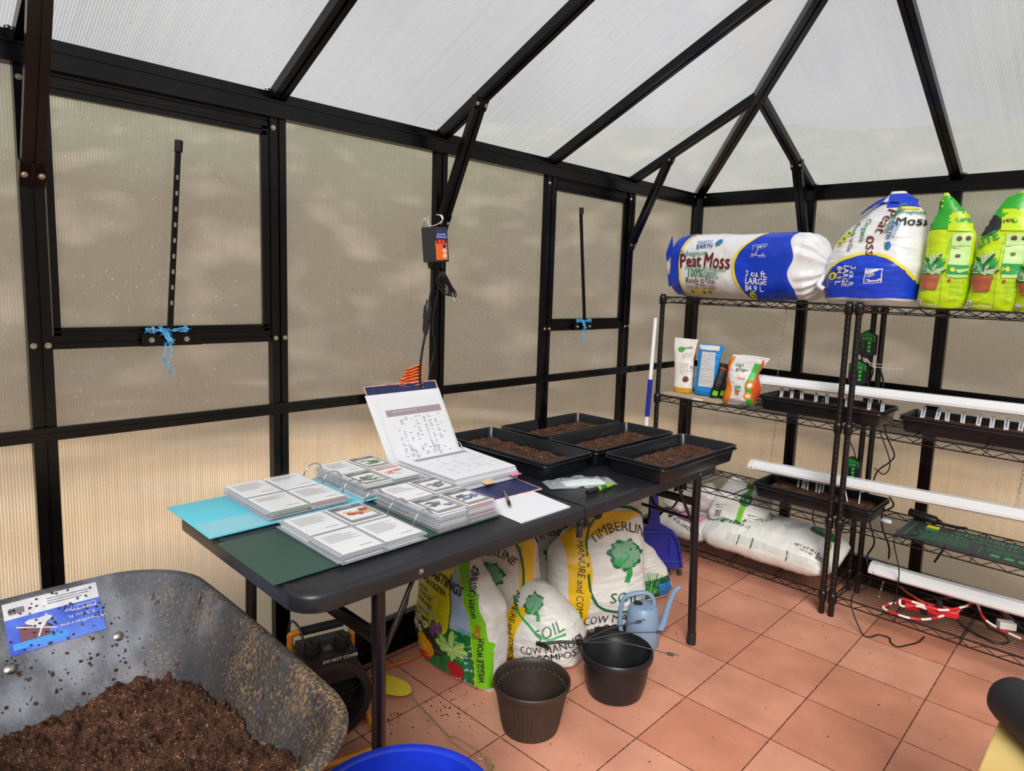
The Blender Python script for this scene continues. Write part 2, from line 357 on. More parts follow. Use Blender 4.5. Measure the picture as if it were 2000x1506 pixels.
# ---- floor
def floor_mat():
    m = bpy.data.materials.new('terracotta_pavers'); m.use_nodes = True; n = m.node_tree; N = n.nodes.new; L = n.links.new; p = n.nodes['Principled BSDF']
    t = N('ShaderNodeTexCoord'); mp = N('ShaderNodeMapping'); mp.vector_type = 'TEXTURE'
    mp.inputs['Location'].default_value = (.657, -.595, 0); mp.inputs['Rotation'].default_value = (0, 0, .0138); mp.inputs['Scale'].default_value = (.305, .305, .305)
    L(t.outputs['Object'], mp.inputs[0])
    s = N('ShaderNodeSeparateXYZ')
    wob = N('ShaderNodeTexNoise'); wob.inputs['Scale'].default_value = 60; L(t.outputs['Object'], wob.inputs['Vector'])
    L(mp.outputs[0], s.inputs[0])
    def dist(axis):
        f = N('ShaderNodeMath'); f.operation = 'FRACT'; L(s.outputs[axis], f.inputs[0])
        a = N('ShaderNodeMath'); a.operation = 'SUBTRACT'; L(f.outputs[0], a.inputs[0]); a.inputs[1].default_value = .5
        b = N('ShaderNodeMath'); b.operation = 'ABSOLUTE'; L(a.outputs[0], b.inputs[0]); return b
    mxn = N('ShaderNodeMath'); mxn.operation = 'MAXIMUM'; L(dist(0).outputs[0], mxn.inputs[0]); L(dist(1).outputs[0], mxn.inputs[1])
    wa = N('ShaderNodeMath'); wa.operation = 'MULTIPLY_ADD'; L(wob.outputs[0], wa.inputs[0]); wa.inputs[1].default_value = .012; L(mxn.outputs[0], wa.inputs[2])
    j = N('ShaderNodeMapRange'); j.inputs[1].default_value = .4965; j.inputs[2].default_value = .503; L(wa.outputs[0], j.inputs[0])
    fl = N('ShaderNodeVectorMath'); fl.operation = 'FLOOR'; L(mp.outputs[0], fl.inputs[0])
    wnz = N('ShaderNodeTexWhiteNoise'); wnz.noise_dimensions = '2D'; L(fl.outputs[0], wnz.inputs['Vector'])
    r = N('ShaderNodeValToRGB'); L(wnz.outputs['Value'], r.inputs[0])
    r.color_ramp.elements[0].color = lin((198, 131, 104)); r.color_ramp.elements[1].color = lin((213, 153, 128))
    n1 = N('ShaderNodeTexNoise'); n1.inputs['Scale'].default_value = 5; n1.inputs['Detail'].default_value = 6; L(t.outputs['Object'], n1.inputs['Vector'])
    m1 = N('ShaderNodeMix'); m1.data_type = 'RGBA'; m1.blend_type = 'MULTIPLY'; m1.inputs[0].default_value = 1; L(r.outputs[0], m1.inputs[6])
    r1 = N('ShaderNodeValToRGB'); r1.color_ramp.elements[0].position = .3; r1.color_ramp.elements[0].color = (.80, .76, .74, 1); r1.color_ramp.elements[1].position = .7; r1.color_ramp.elements[1].color = (1.08, 1.08, 1.08, 1)
    L(n1.outputs[0], r1.inputs[0]); L(r1.outputs[0], m1.inputs[7])
    # grit: pale and dark grains
    g = N('ShaderNodeTexNoise'); g.inputs['Scale'].default_value = 230; g.inputs['Detail'].default_value = 2; L(t.outputs['Object'], g.inputs['Vector'])
    g1 = N('ShaderNodeMapRange'); g1.inputs[1].default_value = .66; g1.inputs[2].default_value = .74; L(g.outputs[0], g1.inputs[0])
    m2 = N('ShaderNodeMix'); m2.data_type = 'RGBA'; L(g1.outputs[0], m2.inputs[0]); L(m1.outputs[2], m2.inputs[6]); m2.inputs[7].default_value = lin((225, 190, 168))
    v = N('ShaderNodeTexNoise'); v.inputs['Scale'].default_value = 48; v.inputs['Detail'].default_value = 3; L(t.outputs['Object'], v.inputs['Vector'])
    v1 = N('ShaderNodeMapRange'); v1.inputs[1].default_value = .71; v1.inputs[2].default_value = .76; v1.inputs[4].default_value = .7; L(v.outputs[0], v1.inputs[0])
    m3 = N('ShaderNodeMix'); m3.data_type = 'RGBA'; L(v1.outputs[0], m3.inputs[0]); L(m2.outputs[2], m3.inputs[6]); m3.inputs[7].default_value = lin((92, 58, 44))
    m4 = N('ShaderNodeMix'); m4.data_type = 'RGBA'; L(j.outputs[0], m4.inputs[0]); L(m3.outputs[2], m4.inputs[6]); m4.inputs[7].default_value = lin((88, 42, 30))
    L(m4.outputs[2], p.inputs['Base Color']); p.inputs['Roughness'].default_value = .75
    b = N('ShaderNodeBump'); b.inputs['Strength'].default_value = .35; b.inputs['Distance'].default_value = .003; b.invert = True
    ad = N('ShaderNodeMath'); ad.operation = 'MULTIPLY_ADD'; L(g.outputs[0], ad.inputs[0]); ad.inputs[1].default_value = .15; L(j.outputs[0], ad.inputs[2])
    L(ad.outputs[0], b.inputs['Height']); L(b.outputs[0], p.inputs['Normal']); MATS['paver'] = m; return m
mb = MB(); mb.box((-.02, -5.02, -.05), (2.64, .02, 0), floor_mat()); tag(mb.build('floor'), kind='structure')
# ---- outside world
def ground_mat():
    m = bpy.data.materials.new('dry_ground'); m.use_nodes = True; n = m.node_tree; N = n.nodes.new; L = n.links.new; p = n.nodes['Principled BSDF']; p.inputs['Roughness'].default_value = 1; p.inputs['Specular IOR Level'].default_value = .05
    g = N('ShaderNodeNewGeometry'); s = N('ShaderNodeSeparateXYZ'); L(g.outputs['Position'], s.inputs[0])
    ln = N('ShaderNodeVectorMath'); ln.operation = 'DISTANCE'; ln.inputs[1].default_value = (1.3, -2.5, 0); L(g.outputs['Position'], ln.inputs[0])
    nz = N('ShaderNodeTexNoise'); nz.inputs['Scale'].default_value = .55; nz.inputs['Detail'].default_value = 2; L(g.outputs['Position'], nz.inputs['Vector'])
    ma = N('ShaderNodeMath'); ma.operation = 'MULTIPLY_ADD'; L(nz.outputs[0], ma.inputs[0]); ma.inputs[1].default_value = 5; L(ln.outputs['Value'], ma.inputs[2])
    r = N('ShaderNodeValToRGB'); mr = N('ShaderNodeMapRange'); mr.inputs[1].default_value = 4; mr.inputs[2].default_value = 24; L(ma.outputs[0], mr.inputs[0]); L(mr.outputs[0], r.inputs[0])
    e = r.color_ramp.elements; e[0].position = 0; e[0].color = lin((228, 203, 170)); e[1].position = 1; e[1].color = lin((104, 110, 96))
    for pos, c in ((.08, (218, 190, 156)), (.16, (180, 152, 120)), (.25, (104, 88, 72)), (.42, (86, 77, 66)), (.62, (92, 86, 74)), (.8, (104, 108, 92))):
        x = e.new(pos); x.color = lin(c)
    n2 = N('ShaderNodeTexNoise'); n2.inputs['Scale'].default_value = .9; n2.inputs['Detail'].default_value = 1; L(g.outputs['Position'], n2.inputs['Vector'])
    r2 = N('ShaderNodeMapRange'); r2.inputs[1].default_value = .5; r2.inputs[2].default_value = .85; r2.inputs[4].default_value = .42; L(n2.outputs[0], r2.inputs[0])
    mi = N('ShaderNodeMix'); mi.data_type = 'RGBA'; L(r2.outputs[0], mi.inputs[0]); L(r.outputs[0], mi.inputs[6]); mi.inputs[7].default_value = lin((172, 160, 146))
    L(mi.outputs[2], p.inputs['Base Color']); return m
def terrain(u, v):
    a = 2*pi*u; r = 0.01 + 34*v**1.6; z = -.06
    if r > 9: z += (r-9)**1.15*.42*(1+.25*noise.noise(Vector((cos(a)*2, sin(a)*2, r*.1))))
    return (1.3+r*cos(a), -2.5+r*sin(a), min(z, 6))
mb = MB(); mb.grid(terrain, 96, 40, ground_mat(), wrap=True)
tag(mb.build('ground', smooth=180), kind='structure')

def bolt(parent, p, nrm):
    mb = MB(); q = Vector(nrm).to_track_quat('Z', 'Y').to_matrix().to_4x4(); q.translation = Vector(p)
    mb.lathe([(0, .0065), (.004, .0062), (.0048, .005), (.0048, .001), (.0075, .001), (.0075, 0)], steel, n=10, mtx=q)
    return mb.build('bolt', parent, smooth=30)
_b0 = {}
def bolts(parent, pts, nrm):
    key = tuple(nrm)
    for p in pts:
        if key not in _b0:
            o = bolt(parent, (0, 0, 0), nrm); _b0[key] = o; o.location = p
        else:
            o = _b0[key].copy(); COL.objects.link(o); o.parent = parent; o.location = p
def slab(name, parent, poly, nrm, inner, t=.006):
    nrm = Vector(nrm).normalized(); mb = MB(); k = len(poly); P = [Vector(p) for p in poly]
    n0 = (P[1]-P[0]).cross(P[2]-P[0])
    if n0.dot(nrm) < 0: P = P[::-1]                     # nrm points into the room
    mb.add(P, [tuple(range(k))], inner)
    Q = [p-nrm*t for p in P]; mb.add(Q, [tuple(range(k))[::-1]], outer_m)
    mb.add(P+Q, [(i, i+k, (i+1) % k+k, (i+1) % k) for i in range(k)], frame_m)
    return mb.build(name, parent)
LOC = [0]
def make_wall(name, label, along, pos, inn, stations, pm, windows=(), gaps=()):
    """along: 0 -> wall runs along x (plane y=pos), 1 -> along y (plane x=pos); inn: +-1 inward direction"""
    root = empty(name, label=label, cat='wall', kind='structure')
    def pt(a, d, z): return (a, pos+inn*d, z) if along == 0 else (pos+inn*d, a, z)
    nrm = (0, inn, 0) if along == 0 else (inn, 0, 0)
    def hb(name_, a0, a1, z, w, d, h, groove=True):
        mb = MB(); mb.beam(pt(a0, d, z), pt(a1, d, z), nrm, w, h, frame_m, groove); return mb.build(name_, root)
    S = sorted(stations); a0, a1 = S[0], S[-1]
    for i, a in enumerate(S):
        if i in (0, len(S)-1): continue
        mb = MB(); mb.beam(pt(a, .034, .0), pt(a, .034, ZE0), nrm, .05, .03, frame_m); mb.build('post', root)
        wn_ = any(abs(abs(w-a)-.31) < .06 for w in windows)
        bolts(root, [pt(a+s*.015, .034, ZE0+.012) for s in (-1, 1)]+([pt(a-.015, .034, ZE0-.03)]+[pt(a+s*.015, .036, 1.22) for s in (-1, 1)] if wn_ else []), nrm)
    for a, b in zip(S, S[1:]):
        if any(abs(g-(a+b)/2) < .1 for g in gaps): continue
        lo, hi = a+.01, b-.01
        win = [w for w in windows if abs(w-(a+b)/2) < .1]
        top = 1.222 if win else ZE1-.02
        slab('panel', root, [pt(lo, .006, .08), pt(hi, .006, .08), pt(hi, .006, top), pt(lo, .006, top)], nrm, pm)
        if win:
            mb = MB(); mb.beam(pt(a+.025, .03, 1.226), pt(b-.025, .03, 1.226), nrm, .034, .024, frame_m); mb.build('window_sill_bar', root)
            mb = MB(); mb.beam(pt(a+.025, .026, 1.875), pt(b-.025, .026, 1.875), nrm, .03, .02, frame_m); mb.build('header_bar', root)
    # mid rail, eave, base
    mb = MB(); mb.beam(pt(a0+.02, .046, .996), pt(a1-.02, .046, .996), nrm, .034, .012, frame_m, False)
    mb.beam(pt(a0+.02, .050, .996), pt(a1-.02, .050, .996), nrm, .005, .006, frame_m, False); mb.build('mid_rail', root)
    mb = MB(); z0 = ZE0
    mb.beam(pt(a0, .044, z0+.022), pt(a1, .044, z0+.022), nrm, .044, .04, frame_m, False)
    mb.beam(pt(a0, .030, z0+.058), pt(a1, .030, z0+.058), nrm, .034, .03, frame_m, False)
    mb.beam(pt(a0, .048, z0+.046), pt(a1, .048, z0+.046), nrm, .006, .02, frame_m, False); mb.build('eave_beam', root)
    mb = MB(); mb.beam(pt(a0, .028, .065), pt(a1, .028, .065), nrm, .13, .03, frame_m, False); mb.beam(pt(a0, .036, .125), pt(a1, .036, .125), nrm, .012, .01, frame_m, False)
    mb.beam(pt(a0, .045, .008), pt(a1, .045, .008), nrm, .016, .02, frame_m, False); mb.build('base_plate', root)
    return root
wl = make_wall('wall_left', 'ribbed clear twin-wall panels in a black metal frame along the left side', 1, 0, 1, PY, poly_y, windows=((PY[1]+PY[2])/2, (PY[4]+PY[5])/2))
wb = make_wall('wall_back', 'ribbed twin-wall panels and black posts behind the shelving racks', 0, 0, -1, PX, poly_x)
wr = make_wall('wall_right', 'ribbed twin-wall panels on the right side of the greenhouse', 1, 2.62, -1, PY, poly_y, gaps=(-3.44, -4.07))  # two bays out of view left open for the light they let in
wf = make_wall('wall_front', 'unseen end wall behind the camera with two bays left open to let in light', 0, -5.01, 1, PX, poly_x, gaps=(.99, 1.63))  # added opening: panels left out of view to brighten the inside
# corner posts
for nm, x, y, sx_, sy_ in (('trim_1', 0, 0, 1, -1), ('trim_2', 2.62, 0, -1, -1), ('trim_3', 0, -5.01, 1, 1), ('trim_4', 2.62, -5.01, -1, 1)):
    mb = MB(); xs = sorted((x-.0*sx_, x+.05*sx_)); ys = sorted((y, y+.05*sy_))
    mb.box((xs[0], ys[0], 0), (xs[1], ys[1], ZE1+.0), frame_m)
    a, b = Vector((x+.062*sx_, y+.03*sy_, 0)), Vector((x+.03*sx_, y+.062*sy_, 0))
    n_ = Vector((sx_, sy_, 0)); c = (a+b)/2+n_*.008
    mb.beam((c.x, c.y, 0), (c.x, c.y, ZE1-.03), n_, .05, .03, frame_m)
    o = mb.build(nm); tag(o, 'black metal corner post where two panel walls meet', 'corner post', kind='structure')
    if nm == 'trim_1':
        bolts(o, [(.075, -.03, ZE0+.015), (.075, -.03, ZE0+.05), (.03, -.075, ZE0+.015), (.03, -.075, ZE0+.05)], (.7, -.7, 0))
# window vents on the left wall
twine = M('blue_twine', (40, 150, 225), .8, col2=(120, 200, 240), vs=60)
def window(idx, y0, y1, stay_top, stay_bot, side, label):
    r = empty('window_%d' % idx, loc=(0, 0, 0), label=label, cat='window', kind='structure')
    zb, zt = 1.243, 1.862; nr = (1, 0, 0)
    mb = MB()
    mb.beam((.024, y0, zt-.014), (.024, y1, zt-.014), nr, .028, .02, frame_m); mb.beam((.024, y0, zb+.010), (.024, y1, zb+.010), nr, .02, .02, frame_m)
    mb.beam((.024, y0+.008, zb), (.024, y0+.008, zt), nr, .016, .02, frame_m, False); mb.beam((.024, y1-.008, zb), (.024, y1-.008, zt), nr, .016, .02, frame_m, False)
    mb.build('window_frame', r)
    slab('pane', r, [(.012, y0+.01, zb+.01), (.012, y1-.01, zb+.01), (.012, y1-.01, zt-.02), (.012, y0+.01, zt-.02)], nr, poly_y, t=.004)
    # stay: flat perforated bar resting on its bracket
    a, b = Vector(stay_bot), Vector(stay_top); d = (b-a).normalized()
    mb = MB(); mb.beam(a, b, nr, .014, .008, frame_m, False)
    L_ = (b-a).length; sd = d.cross(Vector((1, 0, 0))).normalized()
    for k in range(9):
        c = a+d*(L_*(.16+.085*k)); q = [c+sd*s*.003+d*t*.006+Vector((.0006, 0, 0)) for s, t in ((-1, -1), (1, -1), (1, 1), (-1, 1))]
        if idx == 1: mb.add(q, [(0, 1, 2, 3)], MATS['panel_glow'] if 'panel_glow' in MATS else M('stay_hole_light', (150, 142, 126), .6))
    mb.build('stay_bar', r)
    mb = MB(); mb.tube([b-d*.012, b+d*.018], .0105, M('black_rubber', (20, 19, 20), .7), n=12); mb.build('end_cap', r, smooth=50)
    mb = MB(); ym = a.y; mb.box((.034, ym-.07, 1.209), (.042, ym+.085, 1.243), frame_m); o = mb.build('stay_bracket', r)
    bolts(o, [(.042, ym-.045, 1.226), (.042, ym+.045, 1.226)], nr)
    mb = MB()
    for s in (-1, 1): mb.tube([(.036, ym+s*.042+.004, 1.245), (.036, ym+s*.042+.004, 1.262)], .0028, M('stay_pin', (200, 205, 210), .3), n=8)
    mb.build('stay_pin', r, smooth=50)
    return a
wa = window(1, PY[5]+.03, PY[4]-.03, (.05, -2.803, 1.752), (.05, -2.838, 1.248), 1, 'left wall window with a long perforated stay bar and blue twine, nearest the camera')
wb_ = window(2, PY[2]+.028, PY[1]-.03, (.05, -1.085, 1.755), (.05, -1.023, 1.248), 2, 'smaller looking left wall window further back by the corner')
def twine_tie(c, s, tail, label, seed):
    r = random.Random(seed); mb = MB(); c = Vector(c)
    def fz(pts, rad):
        P = spline(pts, 6); mb.tube([p+Vector((r.uniform(0, .002), r.uniform(-1, 1)*.0015, r.uniform(-1, 1)*.0015)) for p in P], rad, twine, n=6)
        for k in range(len(P)):
            if r.random() < .8: mb.tube([P[k], P[k]+Vector((r.uniform(0, .004), r.uniform(-.009, .009), r.uniform(-.007, .009)))], .0007, twine, n=4)
    for k in range(7):
        fz([c+Vector((.004+.001*k, -.012+.003*k-.006, .016-.002*k)), c+Vector((.012, 0.004*(k-3), -.004-.004*k)), c+Vector((.008, .006, -.03+.002*k)), c+Vector((.006, -.008+.002*k, .0))], .0016)
    for sgn in (-1, 1):
        for dz in (.0, .008, .012):
            fz([c+Vector((.004, 0, .004)), c+Vector((.006, sgn*.022, .004+dz*.4)), c+Vector((.004, sgn*.046, .0+dz))], .0014)
        fz([c+Vector((.004, sgn*.046, .002)), c+Vector((.012, sgn*.052, .006)), c+Vector((.004, sgn*.05, .012)), c+Vector((.004, sgn*.043, .004))], .002)
    z0 = c.z-.03
    fz([(c.x+.01, c.y-.006, z0), (c.x+.012, c.y-.008, z0-.025*s), (c.x+.012, c.y-.014, z0-.04*s), (c.x+.012, c.y-.004, z0-.056*s), (c.x+.012, c.y+.004, z0-.045*s), (c.x+.012, c.y+.008, z0-.02*s), (c.x+.01, c.y+.004, z0)], .0016)
    fz([(c.x+.012, c.y-.002, z0-.055*s), (c.x+.012, c.y+.001, z0-.07*s), (c.x+.012, c.y+.001, z0-.085*s)], .002)
    o = mb.build('twine_tie', smooth=60); tag(o, label, 'twine')
twine_tie((.043, -2.846, 1.247), 1, 0, 'frayed bright blue twine tying the near window stay, with a dangling loop', 4)
twine_tie((.043, -1.035, 1.247), .95, 0, 'frayed blue twine at the foot of the far window stay', 9)

# ---- roof
ce = empty('ceiling', label='hipped twin-wall roof on black rafters', cat='roof', kind='structure')
def zr_left(x): return ZE1+SL*x
nl = Vector((SL, 0, -1)).normalized(); nbk = Vector((0, -SL, -1)).normalized(); nrt = Vector((-SL, 0, -1)).normalized(); nfr = Vector((0, SL, -1)).normalized()
yf = PY[-1]
def hipx(y): return min(-y, y-yf, XR)                    # how far in the side slopes reach at y
for a, b in zip(PY, PY[1:]):
    for sgn, nr in ((0, nl), (1, nrt)):
        def q(x, y): return ((x if sgn == 0 else 2.62-x), y, ZE1+SL*x)
        P = [q(0, a), q(0, b), q(hipx(b), b)]
        if a > -XR > b: P += [q(XR, -XR)]
        if a > yf+XR > b: P = [q(0, a), q(0, b), q(hipx(b), b), q(XR, yf+XR)]
        if hipx(a) > 1e-4: P += [q(hipx(a), a)]
        if hipx(b) < 1e-4: P.pop(2)
        slab('roof_panel', ce, P, nr, roof_y)
for a, b in zip(PX, PX[1:]):
    for sgn, nr in ((0, nbk), (1, nfr)):
        def q(x, d): return (x, -d if sgn == 0 else yf+d, ZE1+SL*d)
        da, db = min(a, 2.62-a), min(b, 2.62-b)
        P = [q(a, 0), q(b, 0)]
        if db > 1e-4: P.append(q(b, db))
        if da > 1e-4: P.append(q(a, da))
        slab('roof_panel', ce, P, nr, roof_x)
def rafter(p0, p1, nr, w=.044, name='rafter', h=.03):
    mb = MB(); nr = Vector(nr).normalized(); o_ = nr*(h+.003); mb.beam(Vector(p0)+o_, Vector(p1)+o_, nr, w, h, frame_m)
    return mb.build(name, ce)
for y in PY[1:-1]:
    h = hipx(y)
    rafter((.01, y, ZE1), (h-.005, y, ZE1+SL*h), nl); rafter((2.61, y, ZE1), (2.62-h, y, ZE1+SL*h), nrt)
    if y > -3.3: bolts(ce, [Vector((.03, y+s*.03, ZE1+.004)) for s in (-1, 1)], nl)
for x in PX[1:-1]:
    d = min(x, 2.62-x); w_ = .044
    rafter((x, -.01, ZE1), (x, -d+.005, ZE1+SL*d), nbk); rafter((x, yf+.01, ZE1), (x, yf+d, ZE1+SL*d), nfr)
    bolts(ce, [Vector((x+s*.03, -.03, ZE1+.004)) for s in (-1, 1)], nbk)
for cx_, cy0, px, py in ((0, 0, XR, -XR), (2.62, 0, XR, -XR), (0, yf, XR, yf+XR), (2.62, yf, XR, yf+XR)):
    nr = (nl+nbk) if (cx_ == 0 and cy0 == 0) else Vector((0, 0, -1))
    rafter((cx_, cy0, ZE1-.002), (px, py, PK-.002), nr, .052, 'hip_rafter', .034)
rafter((XR, -XR, PK-.01), (XR, yf+XR, PK-.01), (0, 0, -1), .06, 'ridge_beam', .03)
def brace(a, b, side, lab=''):
    a = Vector(a); b = Vector(b); mb = MB(); mb.beam(a, b, side, .046, .022, frame_m); o = mb.build('brace', ce)
    d = (b-a).normalized(); s_ = Vector(side).normalized(); w_ = d.cross(s_)
    mb2 = MB(); mb2.beam(a-d*.03, a+d*.03, side, .052, .03, frame_m, False); mb2.beam(b-d*.02, b+d*.02, side, .056, .03, frame_m, False); mb2.build('bracket', o)
    bolts(o, [a+w_*s*.017+s_*.001 for s in (-1, 1)]+[b+w_*s*.02+s_*.001 for s in (-1, 1)], s_)
    return o
for y in (PY[1], PY[3], PY[5], PY[7]):
    brace((.050, y, 1.632), (.245, y, 2.030), (.9, 0, -.44))
    brace((2.57, y, 1.632), (2.375, y, 2.030), (-.9, 0, -.44))
for x in (PX[1], PX[3]):
    brace((x, -.050, 1.632), (x, -.235, 2.030), (0, -.9, -.44))

# ============================================================ FOLDING TABLE
plast = M('black_table_plastic', (34, 35, 40), .33, bump=.08, bs=300, var=.12, vs=25)
tube_m = M('black_steel_tube', (20, 17, 19), .3, spec=.5)
ft = empty('folding_table', (0, 0, 0), label='long black plastic folding table holding binders and planting trays', cat='table')
X0, X1, Y0, Y1, ZT = .052, .812, -2.845, -1.035, .74
def rrect(x0, x1, y0, y1, r, n=8):
    o = []
    for cx_, cy_, a0 in ((x1-r, y1-r, 0), (x0+r, y1-r, 90), (x0+r, y0+r, 180), (x1-r, y0+r, 270)):
        for k in range(n+1): t = radians(a0+90*k/n); o.append((cx_+r*cos(t), cy_+r*sin(t)))
    return o
def loft(mb, loops, m, cap=True):
    k = len(loops[0]); vs = [v for l in loops for v in l]
    fs = [(a*k+i, a*k+(i+1) % k, (a+1)*k+(i+1) % k, (a+1)*k+i) for a in range(len(loops)-1) for i in range(k)]
    if cap: fs += [tuple(range(k))[::-1], tuple((len(loops)-1)*k+i for i in range(k))]
    mb.add(vs, fs, m)
yh = -1.915
for a, b in ((Y0, yh-.0015), (yh+.0015, Y1)):
    mb = MB(); far = b > yh
    def rr(ins, z):
        P = rrect(X0+ins, X1-ins, a+ins, b-ins, .075-ins*.5); o = []
        for x, y in P:                                   # only the table ends are rounded, the fold is square
            if (y > (a+b)/2) != far and (abs(x-X0-ins) < .09 or abs(x-X1+ins) < .09):
                y = (a+min(ins, .0)) if far else (b-min(ins, .0))
                x = X0+ins if x < .5 else X1-ins
            o.append((x, y, z))
        return o
    loft(mb, [rr(.010, ZT-.046), rr(.0, ZT-.043), rr(0, ZT-.014), rr(.003, ZT-.006), rr(.010, ZT-.0005), rr(.016, ZT), rr(.025, ZT-.0012), rr(.04, ZT-.0012)], plast)
    mb.build('tabletop', ft, smooth=40)
for yl, sg in ((-2.645, 1), (-1.195, -1)):
    for xl in (.09, .79):
        mb = MB(); foot_y = yl+(.02 if sg < 0 else .0)
        mb.tube([(xl, yl, ZT-.046), (xl, yl+.003, .5), (xl+.01 if xl > .5 else xl-.01, foot_y, .03)], .0165, tube_m, n=12); leg = mb.build('leg', ft, smooth=60)
        mb = MB(); q = (xl+.01 if xl > .5 else xl-.01, foot_y); mb.tube([(*q, 0), (*q, .045), (*q, .05)], [.0185, .018, .016], M('black_rubber', (20, 19, 20), .7), n=14); mb.build('foot_cap', leg, smooth=50)
    mb = MB(); mb.bbox((.09, yl-.008, .555 if sg > 0 else .575), (.79, yl+.008, .592 if sg > 0 else .606), tube_m, .004); mb.tube([(.09, yl, .52 if sg < 0 else .57), (.79, yl, .52 if sg < 0 else .57)], .007, tube_m, n=8); mb.tube([(.09, yl, .685), (.79, yl, .685)], .0125, tube_m, n=10); mb.build('crossbar', ft, smooth=60)
    for xl in (.43, .49):
        mb = MB(); mb.tube([(xl, yl, .60), (xl, yl+sg*.32, .685)], .0085, tube_m, n=8); mb.build('folding_brace', ft, smooth=60)
    mb = MB(); mb.box((.39, yl+sg*.30-.02, .683), (.53, yl+sg*.30+.02, .696), tube_m); mb.build('brace_bracket', ft)
for yl, sg in ((-2.645, 1), (-1.195, -1)):
    mb = MB(); mb.tube([(.785, yl+.005*sg, .50), (.77, yl+sg*.12, .69)], .006, tube_m, n=8); mb.build('folding_brace', ft, smooth=60)
mb = MB(); mb.tube(spline([(.74, -1.215, .63), (.70, -1.225, .55), (.62, -1.225, .55), (.58, -1.215, .63)], 6), .009, tube_m, n=8, flat=.4); mb.build('locking_ring', ft, smooth=60)
mb = MB(); mb.bbox((.794, yh-.022, .672), (.820, yh+.012, .70), plast, .004); mb.bbox((.804, yh-.03, .645), (.818, yh-.012, .682), plast, .003)
mb.tube([(.816, yh-.004, .69), (.828, yh-.004, .69)], .010, tube_m, n=14); mb.build('fold_latch', ft, smooth=50)
bolts(ft, [(.813, -2.54, .716), (.813, -1.22, .716)], (1, 0, 0))

# ============================================================ PLANTING TRAYS
tray_m = M('black_tray_plastic', (24, 26, 32), .26, bump=.05, bs=90)
def soil_material(name='potting_soil', light=1.0):
    m = bpy.data.materials.new(name); m.use_nodes = True; n = m.node_tree; N = n.nodes.new; L = n.links.new; p = n.nodes['Principled BSDF']; p.inputs['Roughness'].default_value = .95; p.inputs['Specular IOR Level'].default_value = .15
    t = N('ShaderNodeTexCoord'); v = N('ShaderNodeTexVoronoi'); v.inputs['Scale'].default_value = 420; L(t.outputs['Object'], v.inputs['Vector'])
    r = N('ShaderNodeValToRGB'); sp = N('ShaderNodeSeparateColor'); L(v.outputs['Color'], sp.inputs[0]); L(sp.outputs[0], r.inputs[0])
    e = r.color_ramp.elements; e[0].color = lin((66, 45, 36)); e[1].color = lin((196, 160, 124)); e[1].position = 1
    for ps, c in ((.5, (88, 60, 48)), (.84, (108, 75, 59)), (.965, (130, 94, 72)), (.985, (180, 146, 114))): x = e.new(ps); x.color = lin(c)
    n1 = N('ShaderNodeTexNoise'); n1.inputs['Scale'].default_value = 34; n1.inputs['Detail'].default_value = 6; L(t.outputs['Object'], n1.inputs['Vector'])
    mr_ = N('ShaderNodeMapRange'); mr_.inputs[1].default_value = .3; mr_.inputs[2].default_value = .7; mr_.inputs[3].default_value = .45*light; mr_.inputs[4].default_value = 1.45*light; L(n1.outputs[0], mr_.inputs[0])
    mi = N('ShaderNodeMix'); mi.data_type = 'RGBA'; mi.blend_type = 'MULTIPLY'; mi.inputs[0].default_value = 1; L(r.outputs[0], mi.inputs[6]); L(mr_.outputs[0], mi.inputs[7]); L(mi.outputs[2], p.inputs['Base Color'])
    b = N('ShaderNodeBump'); b.inputs['Strength'].default_value = .9; b.inputs['Distance'].default_value = .004
    a = N('ShaderNodeMath'); a.operation = 'ADD'; L(v.outputs['Distance'], a.inputs[0]); L(n1.outputs[0], a.inputs[1]); L(a.outputs[0], b.inputs['Height']); L(b.outputs[0], p.inputs['Normal'])
    MATS[name] = m; return m
soil_m = soil_material()
def tray_mesh(lx, ly, h):
    mb = MB(); hx, hy = lx/2, ly/2
    def R_(ins, z, r=.022): return [(x, y, z) for x, y in rrect(-hx+ins, hx-ins, -hy+ins, hy-ins, r, 5)]
    loft(mb, [R_(.024, .004), R_(.020, 0), R_(.018, .003), R_(.010, h-.014), R_(.002, h-.013), R_(0, h-.010), R_(.001, h-.006), R_(.007, h-.005), R_(.007, h-.002),
              R_(.003, h-.001), R_(.002, h+.003), R_(.004, h+.005), R_(.009, h+.005), R_(.011, h), R_(.022, .008), R_(.03, .006)], tray_m)
    return mb
def soil_patch(mb, x0, x1, y0, y1, z, amp, rows=5, seed=0, nx=170, ny=90, axis=0, m=None):
    sd = Vector((seed*3.3, seed, 0)); cell = .012
    def f(u, v):
        x = x0+(x1-x0)*u; y = y0+(y1-y0)*v; e = min(u, 1-u, 1)*(x1-x0); e2 = min(v, 1-v)*(y1-y0); ed = min(1, min(e, e2)/.03)
        rr = (u if axis == 0 else v); row = abs(sin(pi*rows*rr))**.5 if rows else 1
        h = amp*(.35+.4*row)*ed**.6 + .005*noise.noise(Vector((x*45, y*45, 0))+sd) + .006*abs(noise.noise(Vector((x*95, y*95, 2))+sd)) + .003*noise.noise(Vector((x*170, y*170, 2))+sd)
        w = .008*noise.noise(Vector((x*25, y*25, 5))+sd)
        return (x+w*(1-ed), y+w*(1-ed), z+h*(1 if ed > 0 else 0)-(.006 if ed < .05 else 0))
    mb.grid(f, nx, ny, m or soil_m)
